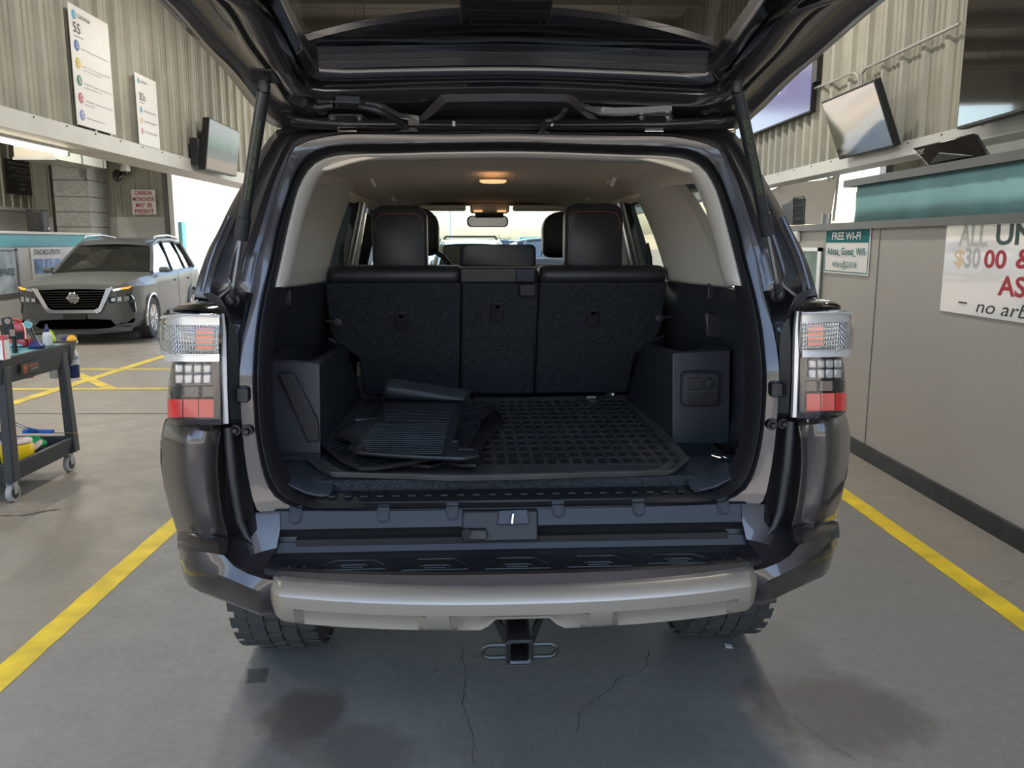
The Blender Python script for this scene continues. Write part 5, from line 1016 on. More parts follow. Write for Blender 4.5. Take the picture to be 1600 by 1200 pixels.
# duct unit under the booth roof and tube lamp under the left beam
A = wy(20, 222, 15.2); B = wy(85, 248, 15.2); o = empty('air_duct', (A.x, 15.2, B.z), 0, 'boxy metal air duct hung above the far left booth', 'duct'); MB().box(0, B.x - A.x, 0, 2., 0, .8).obj('duct_body', 'duct', o); MB().box(-.02, B.x - A.x + .02, -.02, 0, -.02, .03).obj('duct_flange', 'galv', o); [MB().cyl((xx, yy, .8), (xx, yy, ZT - B.z), .012, 8).obj('hanger_rod', 'galv', o) for xx in (.15, B.x - A.x - .15) for yy in (.3, 1.7)]
for y in (1.0, 1.85): MB().box(B.x - A.x, B.x - A.x + .015, y, y + .06, 0, .8).obj('duct_seam', 'galv', o)
mk('tube_light', (1, 1, 1), .4, emit=(1., .86, .66), es=4.)
A = Vector((XL - .20, 4.6, 2.225)); B = Vector((XL - .20, 6.95, 2.225)); o = empty('tube_lamp', (A.x, A.y, A.z), 0, 'long fluorescent tube lamp under the left bulkhead beam', 'lamp')
MB().box(-.035, .035, 0, B.y - A.y, -.005, .02).obj('lamp_body', 'white', o); MB().cyl((0, .03, -.025), (0, B.y - A.y - .03, -.025), .013, 12).obj('tube', 'tube_light', o); MB().box(-.02, .02, B.y - A.y - .04, B.y - A.y, -.04, 0).obj('end_cap', 'white', o)
# posters on the booth wall
def bposter(px0, px1, py0, py1, label, name='poster'):
    x = BX + .02; A = wx(px0, py0, x); B = wx(px1, py1, x); zt = A.z; zb = wx(px0, py1, x).z; o = empty(name, (x, A.y, zb), 0, label, 'poster'); P = frame_on((0, 0, 0), (0, 1, 0), (0, 0, 1)); w = B.y - A.y; h = zt - zb; return o, P, w, h
mk('frame_alu', (.55, .56, .57), .3, .8); mk('board_white', (.66, .68, .70), .15); mk('picture', (.45, .52, .58), .2, var=.5, vscale=3); mk('photo_blue', (.25, .38, .62), .3, var=.5, vscale=6)
o, P, w, h = bposter(-22, 31, 389, 465, 'framed whiteboard leaning on the far left booth wall, at the left edge'); slab(P, 0, w, 0, h, 0, .02).obj('picture_sheet', 'picture', o); 
for a in ((0, w, 0, .03), (0, w, h - .03, h), (0, .05, 0, h), (w - .08, w, 0, h)): slab(P, *a, .015, .035).obj('frame_bar', 'frame_alu', o)
text('REWARDS', P(w * .25, h * .42, .022), R1, U1, w * .6, h * .16, 'dk_green', o)
o, P, w, h = bposter(47, 98, 387, 440, 'pale poster reading Standards Updates, beside the grey crossover'); slab(P, 0, w, 0, h, 0, .01).obj('poster_sheet', 'poster', o); text('STANDARDS UPDATES!', P(.08, h * .78, .012), R1, U1, w * .9, h * .17, 'ink', o, bold=.01)
for i in range(3): slab(P, w * (.06 + i * .32), w * (.34 + i * .32), h * .22, h * .66, .011, .014).obj('picture', 'photo_blue', o)
o, P, w, h = bposter(118, 150, 387, 425, 'white poster on the booth wall behind the grey crossover'); slab(P, 0, w, 0, h, 0, .01).obj('poster_sheet', 'poster', o)
# right partition signs (reading direction is -Y)
R2 = (0, -1, 0)
def rsign(name, px0, px1, py0, py1, label, cat, m='poster', lift=.004, th=.006, y1=None):
    x = PX - lift; A = wx(px0, py0, x); zb = wx(px0, py1, x).z; yb = wx(px1, py0, x).y if y1 is None else y1
    o = empty(name, (x, A.y, zb), 0, label, cat); P = frame_on((0, 0, 0), R2, U1); w = A.y - yb; h = A.z - zb; return o, P, w, h
o, P, w, h = rsign('wifi_sign', 1292, 1362, 359, 426, 'white and teal sign reading free wi-fi with network name, on the right partition', 'sign')
slab(P, 0, w, 0, h, 0, .006).obj('board', 'poster', o, bevel=.002); slab(P, .012, w - .012, h * .70, h - .008, .006, .008).obj('teal_header', 'sign_teal', o)
for a in ((.012, w - .012, .014, .020), (.012, .018, .014, h * .7), (w - .018, w - .012, .014, h * .7)): slab(P, *a, .006, .008).obj('border_line', 'sign_teal', o)
text('FREE WI-FI', P(w * .18, h * .76, .009), R2, U1, w * .64, h * .17, 'white', o, bold=.015); text('Adesa_Guest_Wifi', P(w * .07, h * .40, .009), R2, U1, w * .86, h * .19, 'sign_teal', o, bold=.012); text('4des@2018', P(w * .22, h * .12, .009), R2, U1, w * .55, h * .17, 'sign_teal', o)
o, P, w, h = rsign('notice_board', 1215, 1287, 386, 500, 'aluminium framed glass notice board beside the right tail lamp', 'notice board')
mk('curtain', (.10, .22, .16), .4, var=.5, vscale=5); mk('banner_film', (.74, .72, .69), .12, coat=.6)
slab(P, 0, w, -.2, h, 0, .008).obj('board_face', 'curtain', o)
for a in ((0, w, h - .03, h), (w - .07, w, -.2, h), (0, w, -.22, -.19)): slab(P, *a, .006, .02).obj('frame_bar', 'frame_alu', o)
slab(P, w * .42, w * .6, h * .86, h * .90, .009, .011).obj('small_label', 'white', o)
o, P, w, h = rsign('socket_box', 1240, 1251, 362, 378, 'small white socket box under the grey ledge', 'socket'); slab(P, 0, w, 0, h, 0, .03).obj('cover', 'white', o, bevel=.004)
o, P, w, h = rsign('banner', 1481, 1600, 348, 487, 'glossy white banner with black and red sale lettering on the right partition', 'banner', y1=2.6)
slab(P, 0, w, 0, h, 0, .003).obj('banner_sheet', 'banner_film', o)
def rt(t, pa, pb, yt, yb_, m, name='lettering', shear=0, wfull=None):
    x = PX - .008; A = wx(pa, yt, x); y0 = A.y; zt = A.z; zb = wx(pa, yb_, x).z; yB = wx(pb, yt, x).y
    bo_ = Vector((PX - .004, o.location.y, o.location.z)); q = Vector((PX - .0078, y0, zb)) - bo_; text(t, q, R2, U1, (y0 - yB) if wfull is None else wfull, zt - zb, m, o, name, lift=.0, shear=shear, bold=.0 if shear else .025)
mk('letter_grey', (.45, .46, .44), .3)
rt('ALL', 1500, 1545, 350, 385, 'letter_grey'); rt('UNITS', 1558, 0, 350, 383, 'dk_green', wfull=.62); rt('$', 1492, 1508, 389, 419, 'peach'); rt('30', 1509, 1533, 386, 419, 'letter_grey'); rt('00', 1539, 1574, 390, 419, 'dk_red'); rt('& LESS', 1589, 0, 388, 420, 'dk_red', wfull=.62)  # paler letters on the left have the banner's glare put into their colour
rt('AS IS', 1561, 0, 430, 462, 'dk_red', wfull=.42); rt('no arbitration', 1526, 0, 468, 488, 'black', wfull=.95, shear=.25)
A = wx(1498, 472, PX - .008); MB().box(-.003, 0, -.08, 0, -.004, .004).obj('dash', 'black', o).location = A - Vector(o.location)
# monitor lying on the teal band rail, seen from behind
A = wx(1452, 261, PX + .04); B = wx(1543, 246, PX + .10); C = wx(1520, 208, PX + .12); D = wx(1424, 232, PX + .06)
o = empty('monitor', (A.x, A.y, A.z), 0, 'black computer monitor seen from behind above the teal band', 'screen'); f = lambda v: Vector(v) - Vector(o.location)
MB().prism([f(A), f(B), f(C), f(D)], (.05, .03, .0)).obj('rear_case', 'gloss_black', o, bevel=.008)
MB().prism([f(A) * .9 + f(C) * .1 + Vector((-.02, 0, 0)), f(B) * .85 + f(D) * .15 + Vector((-.02, 0, 0)), f(B) * .5 + f(D) * .5 + Vector((-.05, 0, 0))], (.03, 0, 0)).obj('rear_bulge', 'plastic', o, bevel=.004)
text('acer', f(wx(1431, 243, PX + .0)), (C - D), (0, .0, 1), .085, .03, 'letter_grey', o)

# things behind the partition: cloth screen on a frame, organiser, cup
Yf = 9.2; A = wy(1195, 275, Yf); o = empty('cloth_screen', (wy(1200, 340, Yf).x, Yf, 1.6), 0, 'beige cloth stretched on a thin metal frame behind the right partition', 'screen'); f = lambda px, py: wy(px, py, Yf) - Vector(o.location)
mk('cloth', (.60, .55, .47), .85, bump=.3, bscale=4)
MB().add([f(1150, 352), f(1296, 350), f(1309, 274), f(1285, 281), f(1228, 287), f(1205, 297), f(1150, 330)], [(0, 1, 2, 3, 4, 5, 6)]).obj('cloth', 'cloth', o, solid=.01, smooth=False)
MB().tube([f(1225, 290), f(1228, 282), f(1234, 279), f(1290, 275), f(1296, 278), f(1297, 284)], .012, 8).tube([f(1302, 345), f(1310, 276), f(1313, 262)], .015, 8).tube([f(1190, 291), f(1212, 290), f(1224, 280), f(1224, 270)], .012, 8).tube([f(1300, 280), f(1312, 266)], .012, 8).obj('frame_tube', 'galv', o)
Yo = 7.2; X0 = wy(1224, 356, Yo); o = empty('desk_organiser', (2.9, wx(1240, 352, 2.9).y, 1.65), 0, 'black wire desk organiser standing on the grey ledge', 'organiser'); f = lambda px, py: wx(px, py, 2.9) - Vector(o.location)
MB().prism([f(1222, 352), f(1238, 351), f(1240, 310), f(1230, 318), f(1222, 320)], (.12, 0, 0)).obj('file_box', 'plastic_dark', o)
MB().tube([f(1239, 350), f(1240, 309), f(1256, 307), f(1257, 349)], .006, 6).tube([f(1240, 322), f(1256, 320)], .005, 6).tube([f(1240, 336), f(1256, 330)], .005, 6).tube([f(1240, 343), f(1256, 341)], .005, 6).obj('wire_rack', 'black', o)
cpp = wx(1291, 346, 2.8); MB().lathe([(.0, 0), (.035, 0), (.04, .09), (.036, .09), (.033, .01), (0, .008)], (0, 0, 0), (0, 0, 1), 24).obj('steel_cup', 'steel', loc=(2.8, cpp.y, 1.65)); tag(bpy.data.objects['steel_cup'], 'small steel cup standing on the grey ledge beside the teal band', 'cup')
# ================================================================== THE SERVICE CART AND WHAT IS ON IT
cxr, cy0, cy1, cw = -2.78, 4.72, 5.50, .62
cart = empty('service_cart', (cxr - cw / 2, (cy0 + cy1) / 2, 0), 0, 'black plastic two-shelf service cart at the left edge of the photo', 'cart'); hx2, hy2 = cw / 2, (cy1 - cy0) / 2
mk('cart_plastic', (.028, .031, .035), .5, bump=.5, bscale=200); mk('orange', (.85, .20, .03), .5); mk('grey_rubber', (.33, .33, .34), .6)
def tray(name, z0, z1, zf):
    b = MB(); O = lambda d, z: [(-hx2 + d, -hy2 + d, z), (hx2 - d, -hy2 + d, z), (hx2 - d, hy2 - d, z), (-hx2 + d, hy2 - d, z)]
    b.loft([O(.02, z0), O(.0, z1), O(.03, z1), O(.035, zf)], True).add(O(.035, zf), [(0, 1, 2, 3)]).add(O(.02, z0), [(3, 2, 1, 0)]); return b.obj(name, 'cart_plastic', cart, bevel=.006, seg=3)
tray('lower_shelf', .125, .235, .17); tt_ = tray('top_shelf', .70, .855, .845)
MB().box(-hx2 + .03, hx2 - .03, -hy2 + .03, hy2 - .03, .847, .853).obj('shelf_liner', 'teal_bright', tt_)
for sx in (-1, 1):
    for sy in (-1, 1):
        MB().hexa([(sx * (hx2 + .005), sy * (hy2 + .004), .13), (sx * (hx2 - .055), sy * (hy2 + .004), .13), (sx * (hx2 - .055), sy * (hy2 - .07), .13), (sx * (hx2 + .005), sy * (hy2 - .07), .13), (sx * (hx2 - .005), sy * (hy2 - .03), .80), (sx * (hx2 - .05), sy * (hy2 - .03), .80), (sx * (hx2 - .05), sy * (hy2 - .10), .80), (sx * (hx2 - .005), sy * (hy2 - .10), .80)]).obj('corner_post', 'cart_plastic', cart, bevel=.008)
        c = (sx * (hx2 - .045), sy * (hy2 - .06), .055); w_ = MB().lathe([(.03, -.016), (.052, -.016), (.055, -.008), (.055, .008), (.052, .016), (.03, .016)], c, (1, 0, 0), 28).obj('caster', 'grey_rubber', cart); MB().lathe([(0, -.018), (.036, -.018), (.036, .018), (0, .018)], c, (1, 0, 0), 24).obj('wheel_core', 'black', w_)
        MB().box(c[0] - .024, c[0] - .019, c[1] - .018, c[1] + .018, .05, .13).box(c[0] + .019, c[0] + .024, c[1] - .018, c[1] + .018, .05, .13).box(c[0] - .024, c[0] + .024, c[1] - .03, c[1] + .03, .122, .13).obj('fork', 'galv', w_)
MB().loft([[(sx2, y, z) for sx2, y, z in ((-hx2, hy2 - .01, .70), (-hx2, hy2 + .02, .72), (-hx2, hy2 + .10, .86), (-hx2, hy2 + .11, .89), (-hx2, hy2 + .08, .90), (-hx2, hy2 - .01, .86))], [(hx2, y, z) for y, z in ((hy2 - .01, .70), (hy2 + .02, .72), (hy2 + .10, .86), (hy2 + .11, .89), (hy2 + .08, .90), (hy2 - .01, .86))]], cap=True).obj('handle', 'cart_plastic', cart, bevel=.012)
A = wx(31, 579, cxr); B = wx(60, 558, cxr); lp = MB().box(hx2 + .0, hx2 + .004, wx(31, 570, cxr).y - cart.location.y, wx(60, 570, cxr).y - cart.location.y, .735, .80).obj('maker_label', 'black', cart); P = frame_on((hx2 + .0045, wx(31, 570, cxr).y - cart.location.y, .735), (0, 1, 0), (0, 0, 1))
text('W', P(.015, .018, 0), R1, U1, .05, .04, 'orange', cart); text('WEN', P(.018, .006, 0), R1, U1, .04, .008, 'orange', cart); text('SERVICE CART', P(.085, .035, 0), R1, U1, .10, .014, 'orange', cart); text('2 SHELF 500 LB', P(.10, .018, 0), R1, U1, .08, .007, 'white', cart)
ZT_ = .857
def on_tray(px, py, z=ZT_): return wz(px, py, z)
mk('tool_red', (.42, .02, .035), .35, coat=.5); mk('lime', (.50, .72, .05), .9, bump=.6, bscale=60); mk('orange_yellow', (.85, .45, .03), .5); mk('navy', (.02, .03, .14), .4); mk('glove', (.12, .38, .52), .7); mk('bottle_clear', (.62, .66, .68), .25, spec=.5)
mk('liquid_blue', (.02, .035, .13), .2); mk('liquid_pink', (.70, .22, .32), .2); mk('tan_foam', (.30, .25, .20), .9, bump=.6, bscale=70); mk('yellow', (.80, .55, .01), .4); mk('pink_white', (.72, .60, .56), .5); mk('green_cloth', (.03, .42, .12), .9, bump=.7, bscale=40); mk('paper_blue', (.45, .52, .78), .6); mk('broom_blue', (.02, .12, .55), .4)
def item(name, p, label, cat, rz=0): return empty(name, p, rz, label, cat)
# action camera on a short stick
p = on_tray(24, 551); o = item('action_camera', p, 'slim black 360 camera standing on a small black stick on the cart', 'camera', .3)
MB().box(-.028, .028, -.014, .014, .085, .215).obj('camera_body', 'plastic_dark', o, bevel=.01).rotation_euler = (0, -.14, 0); MB().cyl((-.02, -.016, .190), (-.02, -.022, .190), .017, 24).obj('camera_lens', 'gloss_black', o); MB().box(-.016, .01, -.0155, -.013, .10, .14).obj('touch_screen', 'gloss_black', o)
MB().tube([(0, 0, 0), (0, 0, .09)], [.016, .012], 12).obj('stick', 'black', o)
# red and black power tool
p = on_tray(40, 541); o = item('power_tool', p + Vector((-.03, -.02, 0)), 'red and black tool lying behind the camera on the cart', 'tool', .5)
MB().loft([[(x * k, y * k, z) for x, y in ((-.04, -.03), (.04, -.03), (.05, .03), (-.05, .03))] for z, k in ((0, 1.1), (.03, 1.15), (.05, .9), (.10, .95), (.14, .8), (.155, .5))], cap=True).obj('tool_body', 'tool_red', o, bevel=.008); MB().box(-.032, .032, -.036, -.028, .05, .10).obj('tool_grip', 'black', o, bevel=.006); MB().tube([(-.03, 0, .14), (-.05, 0, .16), (-.01, 0, .172), (.03, 0, .155)], .01, 8).obj('tool_handle', 'tool_red', o)
MB().box(.05, .10, -.03, .03, 0, .05).obj('battery', 'tool_red', o, bevel=.006)
p = on_tray(55, 542); o = item('suction_mount', p + Vector((.03, -.04, 0)), 'black mount with a round chrome-rimmed head on the cart', 'mount', 0)
MB().lathe([(.045, 0), (.05, .012), (.03, .03), (.015, .045), (0, .05)], (0, 0, 0), (0, 0, 1), 24).obj('mount_base', 'navy', o); MB().tube([(0, 0, .03), (-.02, 0, .08), (-.03, 0, .13)], .012, 10).obj('mount_arm', 'black_metal', o); MB().lathe([(0, -.016), (.02, -.016), (.028, -.01), (.028, .01), (.02, .014), (0, .014)], (-.03, 0, .15), (0, 1, .2), 24).obj('mount_head', 'black', o); MB().lathe([(.018, -.018), (.026, -.018), (.026, -.012), (.018, -.012)], (-.03, 0, .15), (0, 1, .2), 24).obj('mount_ring', 'chrome', o)
p = on_tray(62, 533); o = item('tan_pad', Vector((-3.12, 5.36, ZT_)), 'tan foam pad lying behind the small spray bottle', 'pad'); MB().loft([[(x * k, y * k, z) for x, y in ((-.09, -.04), (.0, -.055), (.09, -.03), (.1, .04), (0, .06), (-.1, .03))] for z, k in ((0, .9), (.02, 1), (.035, .95), (.045, .7))], cap=True).obj('pad_body', 'tan_foam', o, sub=1)
p = on_tray(75, 540); o = item('spray_bottle', p, 'small clear bottle with a navy cap standing on the cart', 'bottle')
MB().lathe([(0, 0), (.026, 0), (.028, .006), (.028, .07), (.020, .084), (.012, .09), (0, .09)], (0, 0, 0), (0, 0, 1), 28).obj('bottle_body', 'bottle_clear', o); MB().lathe([(.015, .088), (.015, .105), (.010, .11), (.006, .135), (0, .137)], (0, 0, 0), (0, 0, 1), 20).obj('bottle_cap', 'navy', o); MB().lathe([(.0285, .012), (.0285, .062)], (0, 0, 0), (0, 0, 1), 28).obj('bottle_label', 'board_white', o)
def crumple(name, p, rx, ry, h, m, label, cat, seed):
    rr = random.Random(seed); b = MB(); L_ = []
    for z, k in ((0, 1), (.25, 1.05), (.6, .9), (.9, .5), (1, .1)):
        L_.append([(rx * k * math.cos(t * PI / 12) * (1 + .18 * math.sin(t * 1.7 + z * 3 + seed)), ry * k * math.sin(t * PI / 12) * (1 + .18 * math.cos(t * 2.3 + seed)), h * z * (1 + (.25 * math.sin(t * 1.3 + seed) if z > .3 else 0))) for t in range(24)])
    o = b.loft(L_, cap=True).obj(name, m, sub=1, ang=80); o.location = p; return tag(o, label, cat)
crumple('cloth', Vector((-2.862, 5.415, .866)), .034, .034, .075, 'lime', 'bright lime green cloth bundled beside the small spray bottle', 'cloth', 1)
crumple('cloth', Vector((-2.93, 5.12, .875)), .05, .03, .02, 'glove', 'pale blue gloves lying flat on the cart top', 'glove', 4)
crumple('cloth', wz(105, 532, .90), .03, .03, .03, 'navy', 'navy blue scrap at the handle end of the cart', 'cloth', 3); crumple('cloth', wz(112, 533, .90), .03, .03, .035, 'orange_yellow', 'orange and yellow scrap at the handle end of the cart', 'cloth', 6)
p = on_tray(3, 562); o = item('paint_can', p, 'red and white rectangular can at the left edge of the cart top', 'can'); MB().box(-.05, .035, -.03, .03, 0, .135).obj('can_body', 'poster', o, bevel=.006); MB().box(-.051, .036, -.031, .031, .108, .137).obj('can_top', 'tool_red', o, bevel=.006); MB().box(.028, .036, -.0315, -.0295, 0, .13).obj('red_edge', 'tool_red', o); text('K', (.004, -.0305, .085), (1, 0, 0), U1, .02, .018, 'sign_red', o)
MB().cyl((-.01, 0, .136), (-.01, 0, .16), .016, 18).obj('can_cap', 'frame_alu', o)
# hanging bottles
yb_ = cy1 + .15; q = wy(115, 599, yb_); o = item('spray_bottle', (q.x, yb_, .60), 'spray bottle of dark blue liquid hooked on the cart handle', 'bottle')
MB().lathe([(0, 0), (.042, 0), (.045, .008), (.045, .095)], (0, 0, 0), (0, 0, 1), 28).obj('liquid', 'liquid_blue', o); MB().lathe([(.0451, .095), (.0451, .14), (.036, .17), (.018, .21), (.016, .235), (0, .235)], (0, 0, 0), (0, 0, 1), 28).obj('bottle_body', 'bottle_clear', o); MB().lathe([(.0455, .09), (.0455, .155)], (0, 0, 0), (0, 0, 1), 28).obj('bottle_label', 'board_white', o)
MB().lathe([(.046, .125), (.046, .145)], (0, 0, 0), (0, 0, 1), 16).obj('label_mark', 'blue', o); MB().box(-.015, .05, -.012, .012, .232, .255).obj('trigger_head', 'white', o, bevel=.005); MB().box(-.05, -.02, -.01, .01, .19, .215).obj('trigger', 'white', o, bevel=.004)
q = wy(41, 597, yb_); o = item('spray_bottle', (q.x, yb_, .60), 'clear bottle with a little pink liquid hanging behind the cart side', 'bottle'); MB().lathe([(0, 0), (.05, 0), (.054, .01), (.054, .022)], (0, 0, 0), (0, 0, 1), 24).obj('liquid', 'liquid_pink', o); MB().lathe([(.054, .022), (.054, .09), (.02, .16), (.018, .22), (0, .22)], (0, 0, 0), (0, 0, 1), 24).obj('bottle_body', 'bottle_clear', o)
MB().lathe([(.0545, .03), (.0545, .06)], (0, 0, 0), (0, 0, 1), 24).obj('bottle_label', 'board_white', o)
q = wy(87, 597, cy1 + .13); o = item('spray_bottle', (q.x, cy1 + .13, .60), 'empty white bottle hanging behind the far cart post', 'bottle'); MB().lathe([(0, 0), (.03, 0), (.034, .01), (.034, .09), (.014, .15), (.014, .2), (0, .2)], (0, 0, 0), (0, 0, 1), 24).obj('bottle_body', 'bottle_clear', o); MB().box(-.02, .03, -.01, .01, .2, .22).obj('trigger_head', 'white', o)
q = wy(12, 597, yb_); o = item('spray_bottle', (q.x, yb_, .60), 'dark green bottle hanging at the near end of the cart', 'bottle'); mk('bottle_green', (.08, .13, .02), .2); MB().lathe([(0, 0), (.035, 0), (.038, .01), (.038, .08), (.015, .15), (0, .2)], (0, 0, 0), (0, 0, 1), 24).obj('bottle_body', 'bottle_green', o)
# lower shelf
ZL = .172
p = wz(22, 715, ZL + .03); o = item('yellow_tub', (p.x + .01, p.y + .02, ZL), 'yellow tub with a pale pink rim on the lower shelf of the cart', 'tub'); MB().lathe([(0, 0), (.085, 0), (.09, .01), (.095, .10), (.08, .12)], (0, 0, 0), (0, 0, 1), 28).obj('tub_body', 'yellow', o); MB().lathe([(.045, .12), (.055, .118), (.09, .125), (.088, .135), (.05, .13)], (0, 0, 0), (0, 0, 1), 28).obj('tub_rim', 'pink_white', o)
b = MB()
for k in range(9): t = k * 2 * PI / 9; b.prism([(.052 * math.cos(t - .15), .052 * math.sin(t - .15), .121), (.052 * math.cos(t + .15), .052 * math.sin(t + .15), .121), (.015 * math.cos(t), .015 * math.sin(t), .112)], (0, 0, .003))
b.obj('rim_teeth', 'pink_white', o); MB().cyl((0, 0, .09), (0, 0, .10), .05, 24).obj('tub_content', 'orange', o)
crumple('cloth', wz(52, 697, ZL + .02), .09, .06, .06, 'green_cloth', 'crumpled green cloth on the lower shelf of the cart', 'cloth', 2)
p = wz(50, 703, ZL + .03); o = MB().lathe([(0, 0), (.05, 0), (.052, .006), (.05, .01), (0, .012)], (0, 0, 0), (-.5, -.4, .7), 24).obj('round_lid', 'pink_white', sub=0); o.location = (p.x + .03, p.y - .0, ZL + .05); tag(o, 'pale round lid propped against the green cloth on the lower shelf', 'lid')
A = wz(30, 690, .25); B = wz(97, 683, .25); A.y = B.y = 5.12; A.x = -3.12; B.x = -2.96
for k in range(4):
    o = MB().box(-.17, .17, -.035, .035, 0, .006).obj('card', 'paper_blue' if k % 2 else 'white'); o.location = ((A.x + B.x) / 2 - .03, (A.y + B.y) / 2, ZL + .045 + k * .0062); o.rotation_euler = (0, 0, 1.1 + k * .03); tag(o, 'pale blue and white card in the flat stack on the lower shelf', 'card', 'cards stacked on the lower cart shelf')
bx2 = MB().box(-.15, .15, -.05, .05, 0, .044).obj('black_case', 'plastic_dark', bevel=.005); bx2.location = ((A.x + B.x) / 2 - .03, (A.y + B.y) / 2 + .0, ZL); bx2.rotation_euler = (0, 0, 1.1); tag(bx2, 'flat black case under the stack of cards on the lower shelf', 'case')
o = item('dustpan', (-3.23, 5.29, ZL + .004), 'dark grey dustpan lying at the far side of the lower shelf', 'dustpan', .4); MB().loft([[(-.10, -.08, 0), (.11, -.09, 0), (.11, .09, 0), (-.10, .08, 0)], [(-.10, -.09, .07), (.12, -.10, .03), (.13, .10, .10), (-.12, .10, .12)]], True).add([(-.10, -.08, 0.004), (.11, -.09, 0.004), (.11, .09, 0.004), (-.10, .08, 0.004)], [(0, 1, 2, 3)]).obj('pan', 'cart_plastic', o, solid=.006)
A = wz(8, 655, .37); B = wz(45, 671, .31); C = wz(60, 674, .285); o = item('squeegee', C, 'squeegee with a steel handle and blue head on the lower shelf', 'squeegee'); MB().tube([A - C, B - C], .009, 10).obj('shaft', 'steel', o); MB().tube([B - C + Vector((-.01, 0, 0)), Vector((0, 0, 0))], [.016, .012], 10).obj('grip', 'broom_blue', o); MB().box(-.10, .10, -.012, .012, -.012, .012).obj('blade_holder', 'broom_blue', o, bevel=.004); MB().box(.02, .25, -.004, .004, -.014, -.008).obj('blade', 'steel', o)
